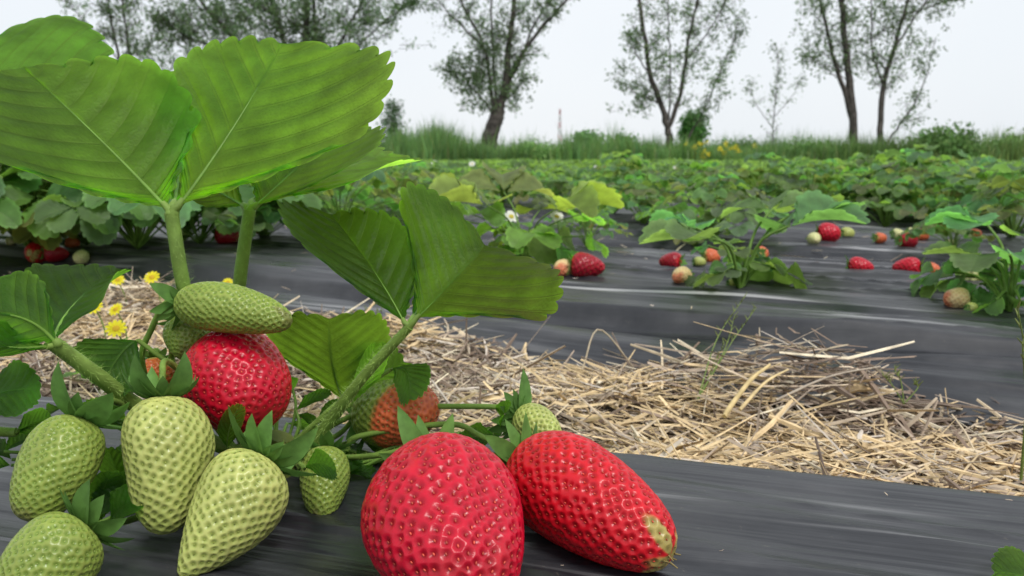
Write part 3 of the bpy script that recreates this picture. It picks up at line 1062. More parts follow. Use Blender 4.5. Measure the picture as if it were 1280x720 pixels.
make_berry('small yellow green strawberry peeping out right of the leafy calyx, above the long red one',
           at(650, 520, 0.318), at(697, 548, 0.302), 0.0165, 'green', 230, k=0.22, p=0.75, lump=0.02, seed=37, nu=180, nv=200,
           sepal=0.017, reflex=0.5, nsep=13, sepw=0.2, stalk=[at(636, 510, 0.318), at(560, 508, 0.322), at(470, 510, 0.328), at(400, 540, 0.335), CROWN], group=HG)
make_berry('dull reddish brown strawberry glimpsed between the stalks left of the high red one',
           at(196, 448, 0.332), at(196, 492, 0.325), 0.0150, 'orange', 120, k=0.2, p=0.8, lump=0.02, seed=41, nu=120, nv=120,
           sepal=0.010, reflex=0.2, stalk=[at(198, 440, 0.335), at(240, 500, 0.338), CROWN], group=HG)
print('hero berries done')

# ------------------------------------------------------------------ the foreground plants
plant = empty('strawberry_plant', CROWN, 'big strawberry plant in front, its tallest leaves lit from above against the sky', 'strawberry plant')
mb = MB()
tube(mb, spline([CROWN + np.array([0, 0, -0.012]), CROWN + np.array([0, 0, 0.004]), CROWN + np.array([0.002, 0, 0.012])], 8), 0.009, 0.006, 10, (0.6, 0.45, 0.5), bump=0.1)
mb.build('crown_stem', M_STALK, plant)


def hero_leaf(pl, path, r0, r1, leaflets, hair=1300, hl=0.0021, scol=(1, 1, 1), tpl=T_HERO):
    mb = MB()
    P = spline(path, 40)
    rr = np.linspace(r0, r1, 40)
    tube(mb, P, rr, None, 12, scol)
    hairs(mb, P, rr, hair, hl, (1.9, 1.75, 2.2))
    lfs = []
    for q, d in enumerate(leaflets):
        # little stalk from the top of the petiole to the leaflet
        tube(mb, spline([P[-1] - (P[-1] - P[-3]) * 0.5, (P[-1] + d['P'][0]) / 2, d['P'][0], d['P'][0] * 0.9 + d['P'][1] * 0.1], 10), r1 * 0.95, r1 * 0.45, 8, scol)
    st = mb.build('leaf_stalk', M_STALK, pl)
    for q, d in enumerate(leaflets):
        m2 = MB()
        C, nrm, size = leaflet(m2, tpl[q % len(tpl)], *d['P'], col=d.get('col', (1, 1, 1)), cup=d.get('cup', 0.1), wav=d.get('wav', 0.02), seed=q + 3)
        s = np.linspace(0, 0.93, 16)[:, None]
        P0, Pm, P1 = d['P'][0], d['P'][1], d['P'][2]
        Cm = P0 * (1 - s) ** 2 + 2 * Pm * s * (1 - s) + P1 * s * s - nrm * 0.0006
        tube(m2, Cm, r1 * 0.36, 0.00010, 6, (0.85, 1.0, 0.8), mat=1)      # raised midrib on the underside
        m2.build('leaflet', [M_LEAF, M_STALK], st)
    return st


A = lambda x, y, d: at(x, y, d)
# tall leaf: left and right fans
hero_leaf(plant, [CROWN, A(262, 480, 0.325), A(232, 370, 0.302), A(214, 266, 0.300)], 0.0030, 0.0026, [
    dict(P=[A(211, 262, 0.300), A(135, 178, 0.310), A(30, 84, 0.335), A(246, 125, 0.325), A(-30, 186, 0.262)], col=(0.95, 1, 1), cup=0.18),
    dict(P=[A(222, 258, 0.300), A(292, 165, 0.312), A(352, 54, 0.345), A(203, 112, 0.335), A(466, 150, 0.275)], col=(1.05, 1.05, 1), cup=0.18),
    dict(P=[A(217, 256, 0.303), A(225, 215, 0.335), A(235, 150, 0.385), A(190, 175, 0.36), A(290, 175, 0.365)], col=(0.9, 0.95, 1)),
], hair=1600)
# second tall leaf behind
hero_leaf(plant, [CROWN, A(290, 470, 0.335), A(300, 350, 0.335), A(312, 262, 0.335)], 0.0030, 0.0026, [
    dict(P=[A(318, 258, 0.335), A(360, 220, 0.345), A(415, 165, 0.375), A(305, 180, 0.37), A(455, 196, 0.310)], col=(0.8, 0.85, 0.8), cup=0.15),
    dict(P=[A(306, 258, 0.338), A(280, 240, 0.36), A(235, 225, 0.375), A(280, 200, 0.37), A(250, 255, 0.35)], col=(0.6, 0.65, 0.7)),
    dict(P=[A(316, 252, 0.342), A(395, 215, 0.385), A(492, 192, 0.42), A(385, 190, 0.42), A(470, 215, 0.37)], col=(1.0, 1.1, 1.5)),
], hair=1200)
# middle leaf on the thick leaning stalk
hero_leaf(plant, [CROWN + np.array([0.01, 0, 0]), A(405, 535, 0.318), A(455, 470, 0.308), A(512, 408, 0.300)], 0.0029, 0.0018, [
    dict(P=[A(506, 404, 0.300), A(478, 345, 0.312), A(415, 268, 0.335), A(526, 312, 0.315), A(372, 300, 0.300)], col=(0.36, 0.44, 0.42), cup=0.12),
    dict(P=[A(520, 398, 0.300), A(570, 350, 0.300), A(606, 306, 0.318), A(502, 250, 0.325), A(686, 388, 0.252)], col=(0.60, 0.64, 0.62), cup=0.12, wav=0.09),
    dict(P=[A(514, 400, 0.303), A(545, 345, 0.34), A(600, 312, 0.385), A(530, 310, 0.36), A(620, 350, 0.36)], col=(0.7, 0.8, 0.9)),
], hair=1000)
# low fan behind the middle stalk
hero_leaf(plant, [CROWN + np.array([0.005, 0.005, 0]), A(400, 545, 0.345), A(432, 505, 0.350)], 0.0022, 0.0018, [
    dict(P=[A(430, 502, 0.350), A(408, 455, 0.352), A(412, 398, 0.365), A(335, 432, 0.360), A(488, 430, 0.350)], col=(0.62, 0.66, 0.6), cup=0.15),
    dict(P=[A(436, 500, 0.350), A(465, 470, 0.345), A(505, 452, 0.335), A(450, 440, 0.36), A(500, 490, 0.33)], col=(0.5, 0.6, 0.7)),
], hair=300)
# left low leaf, upper side to the viewer
hero_leaf(plant, [CROWN + np.array([-0.006, 0, 0]), A(190, 518, 0.30), A(120, 468, 0.280), A(68, 430, 0.268)], 0.0032, 0.0026, [
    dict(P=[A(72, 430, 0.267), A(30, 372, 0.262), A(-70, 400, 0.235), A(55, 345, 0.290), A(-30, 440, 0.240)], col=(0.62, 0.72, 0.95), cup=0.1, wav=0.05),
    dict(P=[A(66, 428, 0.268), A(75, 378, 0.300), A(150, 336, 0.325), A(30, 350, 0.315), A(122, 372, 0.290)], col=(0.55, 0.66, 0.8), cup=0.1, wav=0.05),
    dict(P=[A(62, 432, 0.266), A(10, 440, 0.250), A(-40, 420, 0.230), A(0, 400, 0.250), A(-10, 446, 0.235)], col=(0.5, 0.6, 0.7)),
], hair=700, scol=(1.15, 1.1, 1.2))
# small leaves and bracts in the tangle
for (bx_, by_, bd, q) in [
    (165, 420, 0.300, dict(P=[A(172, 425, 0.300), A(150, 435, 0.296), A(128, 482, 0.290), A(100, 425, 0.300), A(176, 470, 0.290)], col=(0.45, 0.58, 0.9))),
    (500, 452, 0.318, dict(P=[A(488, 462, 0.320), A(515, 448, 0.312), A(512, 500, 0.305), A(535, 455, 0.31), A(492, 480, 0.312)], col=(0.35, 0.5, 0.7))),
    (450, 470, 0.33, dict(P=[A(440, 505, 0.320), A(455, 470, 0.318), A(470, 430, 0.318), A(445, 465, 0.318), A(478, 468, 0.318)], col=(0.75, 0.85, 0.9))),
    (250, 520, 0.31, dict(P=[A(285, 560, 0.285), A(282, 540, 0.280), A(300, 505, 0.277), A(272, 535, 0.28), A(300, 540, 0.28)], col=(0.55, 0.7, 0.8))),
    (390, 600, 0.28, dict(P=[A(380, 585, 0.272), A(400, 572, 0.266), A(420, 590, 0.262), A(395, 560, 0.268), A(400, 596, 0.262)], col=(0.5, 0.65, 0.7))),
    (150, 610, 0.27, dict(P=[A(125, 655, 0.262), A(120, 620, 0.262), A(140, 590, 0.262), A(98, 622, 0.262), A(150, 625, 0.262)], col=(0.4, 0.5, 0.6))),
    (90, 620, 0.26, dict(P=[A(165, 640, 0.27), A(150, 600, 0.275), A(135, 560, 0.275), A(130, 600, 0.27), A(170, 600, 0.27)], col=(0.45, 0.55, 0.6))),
]:
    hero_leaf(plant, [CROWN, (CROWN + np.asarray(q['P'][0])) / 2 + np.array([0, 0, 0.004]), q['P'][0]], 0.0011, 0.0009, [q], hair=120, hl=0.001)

rsk = random.Random(21)
for (px, py, d_, n_) in [(150, 515, .305, 3), (240, 480, .33, 4), (425, 592, .312, 3), (470, 562, .335, 4), (570, 566, .32, 3), (612, 548, .318, 3), (25, 575, .275, 3),
                         (180, 625, .272, 3), (375, 520, .335, 4), (290, 600, .30, 3), (165, 590, .285, 3), (130, 640, .25, 2), (90, 520, .30, 2), (350, 470, .34, 3)]:
    for _ in range(n_):
        mbq = MB()
        tp = A(px + rsk.uniform(-22, 22), py + rsk.uniform(-16, 16), d_ + rsk.uniform(-.008, .008))
        gb = CROWN * 0.6 + np.array([tp[0], tp[1], 0.002]) * 0.4
        st = MB()
        Pq = spline([gb, (gb + tp) / 2 + np.array([rsk.uniform(-.004, .004), 0, .004]), tp], 14)
        tube(st, Pq, 0.0008, 0.0006, 6, (0.8, 0.9, 0.8))
        hairs(st, Pq, 0.0008, 70, 0.0011, (1.7, 1.6, 1.7))
        so = st.build('leaf_stalk', M_STALK, plant)
        a_ = rsk.uniform(0, 6.28)
        fold_leaflet(mbq, T_HERO[0], tp, (math.cos(a_), math.sin(a_) * .6, rsk.uniform(-.5, .9)), (rsk.uniform(-.5, .5), -0.5, .7), rsk.uniform(.008, .019), rsk.uniform(.2, .42), .5, .25,
                     np.array((0.45, 0.58, 0.6)) * rsk.uniform(.7, 1.3), 0.1, 0.05, rsk.randint(0, 50))
        mbq.build('leaflet', [M_LEAF], so)

# second plant off the left edge: the leaf high in the corner and the serrated one low down
c2 = land(-230, 600)
plant2 = empty('strawberry_plant', c2, 'strawberry plant at the left edge, one pleated leaf reaching in above and one below', 'strawberry plant')
hero_leaf(plant2, [c2, A(-170, 330, 0.33), A(-110, 160, 0.385)], 0.0034, 0.0028, [
    dict(P=[A(-105, 150, 0.385), A(20, 62, 0.395), A(145, 104, 0.415), A(30, 24, 0.44), A(10, 150, 0.375)], col=(0.85, 1.05, 1.2), cup=-0.1),
    dict(P=[A(-115, 150, 0.38), A(-190, 100, 0.33), A(-260, 90, 0.31), A(-180, 40, 0.36), A(-190, 160, 0.30)], col=(0.6, 0.8, 0.9)),
    dict(P=[A(-110, 146, 0.385), A(-100, 80, 0.41), A(-90, 50, 0.44), A(-160, 80, 0.4), A(-50, 80, 0.41)], col=(0.6, 0.8, 0.9)),
], hair=300)
hero_leaf(plant2, [c2, A(-90, 520, 0.27), A(-40, 512, 0.262)], 0.0022, 0.0016, [
    dict(P=[A(-38, 510, 0.262), A(10, 478, 0.258), A(50, 488, 0.256), A(5, 455, 0.270), A(0, 520, 0.250)], col=(0.5, 0.68, 0.7), wav=0.05),
], hair=150)
hero_leaf(plant2, [c2, A(-60, 545, 0.26), A(20, 540, 0.262)], 0.0022, 0.0016, [
    dict(P=[A(20, 540, 0.262), A(40, 530, 0.27), A(64, 520, 0.28), A(35, 515, 0.27), A(50, 545, 0.27)], col=(0.5, 0.68, 0.7), wav=0.05),
], hair=150)
# third plant off the lower right corner
c3 = land(1400, 720)
plant3 = empty('strawberry_plant', c3, 'strawberry plant beyond the lower right corner, only a pale leaf edge showing', 'strawberry plant')
hero_leaf(plant3, [c3, A(1350, 730, 0.235), A(1330, 745, 0.225)], 0.0020, 0.0016, [
    dict(P=[A(1330, 745, 0.225), A(1290, 715, 0.228), A(1243, 716, 0.228), A(1280, 688, 0.238), A(1270, 748, 0.215)], col=(1.2, 1.15, 1.3)),
    dict(P=[A(1335, 745, 0.225), A(1370, 720, 0.23), A(1410, 710, 0.235), A(1370, 690, 0.24), A(1390, 740, 0.22)], col=(1.2, 1.15, 1.3)),
], hair=100)
print('hero leaves done')

# ------------------------------------------------------------------ plants of the field
def field_plant(name, base, leaves, rs, label=None, group=None, col=(1, 1, 1), pr=0.0016, tpls=None, split_parts=True, stems=0):
    """leaves: list of (top point, heading, tilt, size, fold). Each leaf is a part; stalk and three leaflets in one mesh"""
    root = empty(name, base, label, 'strawberry plant', group)
    base = np.asarray(base, float)
    for (top, hd, tl, sz, fo) in leaves:
        mb = MB()
        top = np.asarray(top, float)
        mid = (base + top) / 2 + np.array([0, 0, 0.012]) + (top - base) * np.array([-0.12, -0.12, 0.05])
        tube(mb, spline([base, mid, top], 8), pr * 0.9, pr * 0.6, 6, (0.7, 0.8, 0.7), mat=1)
        cvar = np.array(col) * np.array([rs.uniform(0.7, 1.25), rs.uniform(0.75, 1.2), rs.uniform(0.7, 1.35)])
        trifoliate(top, hd, tl, sz, tpls or T_MID, cvar, rs, mb, fold=fo)
        mb.build('leaf', [M_LEAFMID, M_STALK], root)
    return root


def auto_leaves(base, rs, n, rad, h, size):
    out = []
    for q in range(n):
        a = rs.uniform(0, 2 * math.pi)
        f = math.sqrt((q + 0.5) / n)
        rr = rad * f * rs.uniform(0.7, 1.1)
        z = h * (1 - 0.62 * f * f) * rs.uniform(0.75, 1.1)
        top = np.asarray(base) + np.array([rr * math.cos(a), rr * math.sin(a), max(0.012, z)])
        out.append((top, a + rs.uniform(-0.6, 0.6), rs.uniform(-0.5, 0.25) - 0.35 * f, size * rs.uniform(0.75, 1.15), rs.uniform(0.1, 0.55)))
    return out


rs = random.Random(5)
# the open plant in the middle, its two leaves held up
b = land(655, 333)
d = b[1]
L_ = [(at(608, 256, d - 0.05), 2.7, 0.25, 0.078, 0.7), (at(590, 268, d + 0.02), -2.3, -0.1, 0.06, 0.5), (at(694, 262, d - 0.03), 0.2, 0.15, 0.072, 0.6),
      (at(630, 240, d + 0.06), 1.7, 0.4, 0.072, 0.4), (at(660, 290, d - 0.05), -0.8, -0.3, 0.04, 0.3), (at(690, 295, d), -0.6, -0.9, 0.055, 0.2),
      (at(725, 268, d + 0.04), 0.4, -0.5, 0.035, 0.3), (at(735, 295, d + 0.02), 0.1, -0.9, 0.032, 0.3), (at(620, 285, d + 0.03), 2.6, -0.5, 0.045, 0.3),
      (at(575, 275, d + 0.05), 3.0, -0.3, 0.04, 0.4), (at(675, 262, d + 0.08), 0.9, 0, 0.045, 0.4), (at(700, 310, d - 0.02), -0.2, -0.7, 0.035, 0.3)]
L_ += auto_leaves(b + np.array([0.0, 0.045, 0]), rs, 9, 0.05, 0.05, 0.022)
field_plant('strawberry_plant', b, L_, rs, 'strawberry plant with raised bright leaves behind the middle foreground leaf, beside a crimson berry', 'plants on the second bed', (1.35, 1.35, 0.95), 0.0014)
# the plant right of centre with the leaning thick stalk
b = land(925, 364)
d = b[1]
L_ = [(at(985, 283, d - 0.02), 0.4, 0.15, 0.072, 0.5), (at(890, 298, d - 0.05), 2.9, -0.05, 0.066, 0.45), (at(870, 285, d + 0.02), 2.6, 0.1, 0.045, 0.4),
      (at(965, 262, d + 0.06), 1.4, 0.25, 0.055, 0.4), (at(1000, 262, d + 0.08), 0.5, 0.1, 0.05, 0.4), (at(905, 340, d - 0.01), 3.0, -0.6, 0.03, 0.3),
      (at(980, 338, d + 0.02), 0.1, -0.8, 0.04, 0.3), (at(880, 345, d + 0.02), 3.0, -0.5, 0.028, 0.3), (at(945, 330, d + 0.04), 1.0, -0.6, 0.035, 0.3)]
L_ += auto_leaves(b + np.array([0.0, 0.045, 0]), rs, 9, 0.05, 0.05, 0.022)
field_plant('strawberry_plant', b, L_, rs, 'open strawberry plant on a slanting pale stalk, right of centre on the second bed', 'plants on the second bed', (1.0, 1.15, 1.1), 0.0019)
b = land(1262, 392)
d = b[1]
L_ = [(at(1262, 318, d - 0.02), -0.4, -0.05, 0.05, 0.4), (at(1225, 318, d + 0.03), 2.8, -0.1, 0.045, 0.4), (at(1235, 282, d + 0.07), 2.6, 0.1, 0.05, 0.4),
      (at(1290, 300, d + 0.02), 0.2, 0, 0.05, 0.4), (at(1245, 375, d - 0.01), 2.8, -0.7, 0.022, 0.3), (at(1275, 375, d - 0.02), 0.2, -0.6, 0.025, 0.3),
      (at(1195, 345, d + 0.08), 3.0, -0.6, 0.035, 0.3), (at(1170, 338, d + 0.1), 3.0, -0.7, 0.03, 0.3), (at(1225, 355, d + 0.05), -2.0, -0.9, 0.03, 0.3)]
L_ += auto_leaves(b + np.array([0.0, 0.045, 0]), rs, 9, 0.05, 0.05, 0.022)
field_plant('strawberry_plant', b, L_, rs, 'strawberry plant at the right edge with a thick pale stalk over blushing berries', 'plants on the second bed', (1.0, 1.2, 1.1), 0.0018)

# prototypes of leafy field plants
protos = []
for q in range(7):
    rq = random.Random(100 + q)
    h = rq.uniform(0.095, 0.14)
    nl = rq.randint(30, 40)
    r_ = field_plant('strawberry_plant', (0, 0, 0), auto_leaves((0, 0, 0), rq, nl, rq.uniform(0.11, 0.15), h, rq.uniform(0.031, 0.040)), rq, None, None, (0.95, 1.0, 1.0), 0.0012)
    protos.append(r_)
low = []
for q in range(5):   # far plants: one light mesh each, same build
    rq = random.Random(200 + q)
    mbq = MB()
    for (top, hd, tl, sz, fo) in auto_leaves((0, 0, 0), rq, 28, 0.15, rq.uniform(0.10, 0.14), 0.038):
        cvar = np.array((1, 1.05, 1)) * rq.uniform(0.65, 1.35)
        tube(mbq, [(0, 0, 0), tuple(np.array(top) * 0.5 + [0, 0, 0.01]), tuple(top)], 0.0014, 0.001, 3, (0.8, 0.9, 0.7), cap=False)
        trifoliate(top, hd, tl, sz, [T_LOW], cvar, rq, mbq, fold=fo)
    low.append(mbq)
low_mesh = [m_.mesh('far_foliage', [M_LEAFMID]) for m_ in low]
used = [False] * 7


def put_plant(p, label, group, scale=1.0, q=None):
    q = random.randrange(7) if q is None else q
    if used[q]:
        r_ = copy_tree(protos[q])
    else:
        r_ = protos[q]
        used[q] = True
    r_.location = tuple(p)
    r_.rotation_euler = (0, 0, random.uniform(0, 6.28))
    r_.scale = (scale,) * 3
    tag(r_, label, 'strawberry plant', group)
    return r_


near = [
    (40, 312, 1.5, 'dark dense strawberry plant at the left edge, behind a shiny red berry'),
    (172, 312, 1.5, 'dark dense strawberry plant behind the tallest green stalks'),
    (-70, 330, 1.4, 'strawberry plant cut by the left edge of the picture, in the dark leafy row'),
    (250, 305, 1.0, 'strawberry plant above a crimson berry, between the two tall stalks'),
    (330, 298, 1.0, 'strawberry plant just right of the second tall stalk'),
    (425, 300, 1.0, 'strawberry plant with a small red berry, left of the middle foreground leaf'),
    (490, 292, 0.95, 'strawberry plant directly behind the raised middle foreground leaf'),
    (805, 283, 0.8, 'low strawberry plant with a white flower, behind the open plant on the slanting stalk'),
    (890, 300, 0.75, 'small strawberry plant touching the back of the open plant right of centre'),
    (1010, 272, 0.9, 'strawberry plant above the cluster of red berries right of centre'),
    (1105, 286, 0.85, 'strawberry plant behind the line of orange and white berries'),
    (1180, 290, 0.9, 'brownish strawberry plant above the small pale green berry, right'),
    (1265, 300, 0.9, 'strawberry plant behind the one at the right edge'),
    (108, 306, 1.6, 'dark tall strawberry plant between the two left edge ones, above the pale green berry'),
    (225, 304, 1.4, 'dark strawberry plant seen left of the tallest stalk, at the end of the dark row'),
    (-25, 300, 1.5, 'strawberry plant rising highest at the left edge, under the corner leaf'),
    (1060, 264, 0.9, 'strawberry plant behind the green berry that ends the red cluster'),
    (1150, 272, 1.0, 'strawberry plant behind the crimson berry in the line of mixed berries'),
    (1228, 280, 0.9, 'strawberry plant behind the small orange red berry at right'),
    (545, 272, 0.95, 'strawberry plant left of the middle plant, behind the raised foreground leaf'),
    (768, 268, 1.0, 'low bushy strawberry plant on the third bed, right of the middle plant'),
    (690, 262, 0.9, 'strawberry plant behind the right leaves of the middle plant'),
    (868, 312, 0.5, 'small low strawberry plant behind the dark red and orange berries'),
    (1190, 318, 0.45, 'small low strawberry plant behind the orange red berry on the crest'),
    (735, 312, 0.5, 'small low strawberry plant behind the crimson pointed berry'),
    (1125, 266, 1.1, 'strawberry plant behind the white berries of the mixed line'),
    (1330, 320, 1.0, 'strawberry plant just outside the right edge behind the second bed'),
]
for (px, py, sc_, lab) in near:
    put_plant(land(px, py), lab, 'leafy plants on the near rows', sc_)

# the rows behind
cands = []
for k in range(1, NB):
    for row in (-0.085, 0.085):
        vc = V0 + VP * k + row
        u = -30.0
        while u < 20:
            u += 0.27 * random.uniform(0.85, 1.15)
            p = u * TU + (vc + random.uniform(-0.02, 0.02)) * TN
            if p[1] < 1.75 or abs(p[0]) > p[1] * 0.69 + 0.2 or p[1] > 16.2:
                continue
            if k <= 2 and random.random() < 0.12:
                continue
            # the open strip of film seen between the leaves in the middle
            a_ = p[0] / p[1]
            if p[1] < 3.2 and -0.10 < a_ < 0.15 and random.random() < 0.5:
                continue
            if p[1] < 2.4 and random.random() < 0.12:
                continue
            if random.random() < 0.05:
                continue
            p[2] = ground_z(p[0], p[1])
            cands.append(p)
cands.sort(key=lambda p: p[1])
print('field plants', len(cands))
n_parts = 34
rowpl = {}
for i_, p in enumerate(cands[:n_parts]):
    kk = int(round((p[0] * TN[0] + p[1] * TN[1] - V0) / VP)) + 2
    rowpl.setdefault(kk, []).append((p[0] / p[1], i_))
ORD = ['first', 'second', 'third', 'fourth', 'fifth', 'sixth', 'seventh', 'eighth', 'ninth', 'tenth', 'eleventh', 'twelfth', 'thirteenth', 'fourteenth', 'fifteenth', 'sixteenth']
midlab = {}
for kk, l_ in rowpl.items():
    for q, (_, i_) in enumerate(sorted(l_)):
        midlab[i_] = 'leafy strawberry plant on the %s bed, %s from the left on it' % (ORD[kk - 1], ORD[min(q, 15)])
for i_, p in enumerate(cands[:280]):
    a_ = p[0] / p[1]
    if i_ < n_parts:
        put_plant(p, midlab[i_], 'leafy plants in the middle distance', random.uniform(0.8, 1.1))
    else:
        o = bpy.data.objects.new('strawberry_plant', random.choice(low_mesh))
        COL.objects.link(o)
        o.location = tuple(p)
        o.rotation_euler = (0, 0, random.uniform(0, 6.28))
        o.scale = (random.uniform(0.85, 1.15),) * 3
        tag(o, 'small leafy strawberry plant in the distant rows, in front of the tall grass', 'strawberry plant', 'distant strawberry plants')
mb = MB()
for p in cands[280:]:
    s_ = random.choice(low)
    an = random.uniform(0, 6.28)
    ca, sa = math.cos(an), math.sin(an)
    V = np.concatenate(s_.v)
    V = np.stack([V[:, 0] * ca - V[:, 1] * sa, V[:, 0] * sa + V[:, 1] * ca, V[:, 2]], -1) * random.uniform(0.85, 1.15) + p
    mb.add(V, np.concatenate(s_.f), np.concatenate(s_.c), np.concatenate(s_.l))
if mb.n:
    tag(mb.build('distant_foliage', M_LEAFMID), 'mass of strawberry foliage at the far end of the field', 'foliage', kind='stuff')
print('field done')

# ------------------------------------------------------------------ berries and flowers of the field
BP = {}


def berry_proto(pal, shape):
    key = (pal, shape)
    if key not in BP:
        kk, pp, asp = {'cone': (0.35, 0.8, 1.25), 'round': (0.15, 0.7, 1.05), 'long': (0.3, 0.8, 1.5)}[shape]
        sd_ = len(BP) * 3 + 51
        # unit berry lying on its side along +X, width 1 -> here 0.02 m, scaled later
        W = 0.02
        L = W * asp
        BP[key] = [make_berry(None, (-L / 2, 0, 0), (L / 2, 0, -0.002), W, pal, 110, k=kk, p=pp, lump=0.03, seed=sd_, nu=64, nv=56, sepal=W * 0.5, reflex=0.5, origin=(0, 0, 0), tipamt=0.35 if pal == 'blush' else 0.12), W, False]
    return BP[key]


def field_berry(px, py, rpx, pal, shape, yaw, label, group='strawberries on the beds beyond the straw', pitch=0.0, hang=0.0):
    P = land(px, py + rpx)
    rad_ = rpx * math.hypot(P[1], CAM_H) / 1000.0
    pr = berry_proto(pal, shape)
    r_ = copy_tree(pr[0]) if pr[2] else pr[0]
    pr[2] = True
    r_.location = (P[0], P[1] + rad_ * 0.3, P[2] + rad_ * 0.95 + hang)
    s_ = 2 * rad_ / pr[1]
    r_.scale = (s_,) * 3
    r_.rotation_euler = (random.uniform(-0.3, 0.3), pitch, yaw)
    tag(r_, label, 'strawberry', group)


for a in [
    (704, 335, 12, 'blush', 'round', -1.9, 'small pale orange strawberry beside the crimson one, under the middle plant'),
    (735, 331, 17, 'dark', 'cone', -0.1, 'crimson pointed strawberry lying on the second bed, right of a pale one'),
    (735, 279, 8, 'orange', 'round', 0.5, 'small reddish strawberry hanging at the right side of the middle plant'),
    (440, 274, 7, 'dark', 'round', 0.3, 'small red strawberry among leaves left of the middle foreground leaf'),
    (468, 285, 6, 'pale', 'round', 0.6, 'tiny pale green strawberry right of a small red one, behind the middle foreground leaf'),
    (285, 292, 13, 'dark', 'cone', 0.1, 'crimson strawberry seen between the two tall leaf stalks'),
    (326, 287, 7, 'orange', 'round', 0.4, 'small dull red strawberry right of the second tall leaf stalk'),
    (45, 315, 14, 'bright', 'round', -1.4, 'shiny bright red round strawberry at the left edge, below the dark leaves'),
    (70, 320, 11, 'dark', 'cone', 0.4, 'darker red strawberry touching the shiny one at the left edge'),
    (90, 303, 8, 'orange', 'round', 0.1, 'dull orange strawberry above the darker red one at the left edge'),
    (100, 323, 9, 'pale', 'round', -1.5, 'pale green strawberry right of the two red ones at the left edge'),
    (50, 293, 9, 'pale', 'round', -1.2, 'whitish green strawberry above the shiny red one at the left edge'),
    (64, 294, 7, 'pale', 'round', -1.0, 'small whitish strawberry right of the one above the shiny red berry'),
    (24, 283, 7, 'green', 'round', -1.0, 'small green strawberry high among the dark leaves at the left edge'),
    (13, 301, 6, 'pale', 'round', -1.0, 'tiny pale strawberry nearest the left edge of the picture'),
    (838, 326, 12, 'dark', 'cone', 2.5, 'dark red strawberry at the left of the open plant right of centre'),
    (890, 320, 10, 'orange', 'round', 0.1, 'orange red strawberry just under the left leaf of the open plant'),
    (851, 345, 12, 'blush', 'cone', -2.2, 'creamy blushing strawberry in front of a dark red one, right of centre'),
    (875, 327, 7, 'green', 'round', 0.1, 'small green strawberry between the dark red and the orange red ones'),
    (918, 354, 7, 'green', 'round', 0.1, 'small green strawberry at the foot of the slanting pale stalk'),
    (952, 316, 9, 'orange', 'cone', 1.2, 'orange strawberry hanging behind the slanting pale stalk'),
    (877, 277, 7, 'orange', 'round', 0.1, 'small orange strawberry on the third bed, above the open plant'),
    (1037, 290, 13, 'red', 'round', -0.3, 'largest red strawberry of the cluster right of the open plant'),
    (1019, 298, 8, 'pale', 'cone', -1.6, 'whitish strawberry at the left of the red cluster'),
    (1060, 291, 8, 'green', 'round', 0.2, 'green strawberry at the right of the red cluster'),
    (1101, 297, 7, 'orange', 'round', 0.2, 'orange strawberry at the left end of the line behind the two red ones'),
    (1123, 292, 7, 'pale', 'round', 0.2, 'white strawberry above the left of the crimson one in the line'),
    (1136, 300, 11, 'dark', 'round', 0.2, 'crimson strawberry in the middle of the line of mixed berries'),
    (1140, 289, 5, 'pale', 'round', 0.2, 'tiny white strawberry above the crimson one in the line'),
    (1153, 293, 8, 'orange', 'round', 0.2, 'orange strawberry right of the crimson one in the line'),
    (1189, 307, 8, 'pale', 'cone', -1.8, 'small pale green strawberry alone on the dark film, right of the line'),
    (1220, 292, 7, 'orange', 'round', 0.2, 'small orange red strawberry above the large pale one at right'),
    (1077, 332, 12, 'red', 'cone', -0.3, 'red strawberry with a green calyx on the crest of the second bed'),
    (1134, 333, 13, 'red', 'cone', 2.6, 'deep red strawberry under a thin straw, on the crest of the second bed'),
    (1166, 336, 9, 'orange', 'round', 0.4, 'orange red strawberry right of the deep red one on the crest'),
    (1215, 341, 15, 'pale', 'long', -1.9, 'large pale green strawberry standing on end near the right edge', 'strawberries on the beds beyond the straw', 1.2),
    (1197, 372, 14, 'blush', 'round', 2.8, 'peach coloured strawberry with pink blush, nearest on the second bed at right'),
    (1216, 384, 7, 'green', 'round', 0.3, 'tiny green strawberry touching the peach coloured one'),
    (1236, 350, 9, 'green', 'cone', -1.6, 'green strawberry right of the large pale one, against the thick stalk'),
    (1268, 255, 7, 'red', 'round', 0.3, 'red strawberry far back at the right edge'),
    (1252, 258, 5, 'dark', 'round', 0.3, 'tiny dark red strawberry left of the one far back at the right edge'),
    (1096, 262, 5, 'dark', 'round', 0.3, 'tiny red strawberry far back among the leaves right of centre'),
]:
    field_berry(*a)


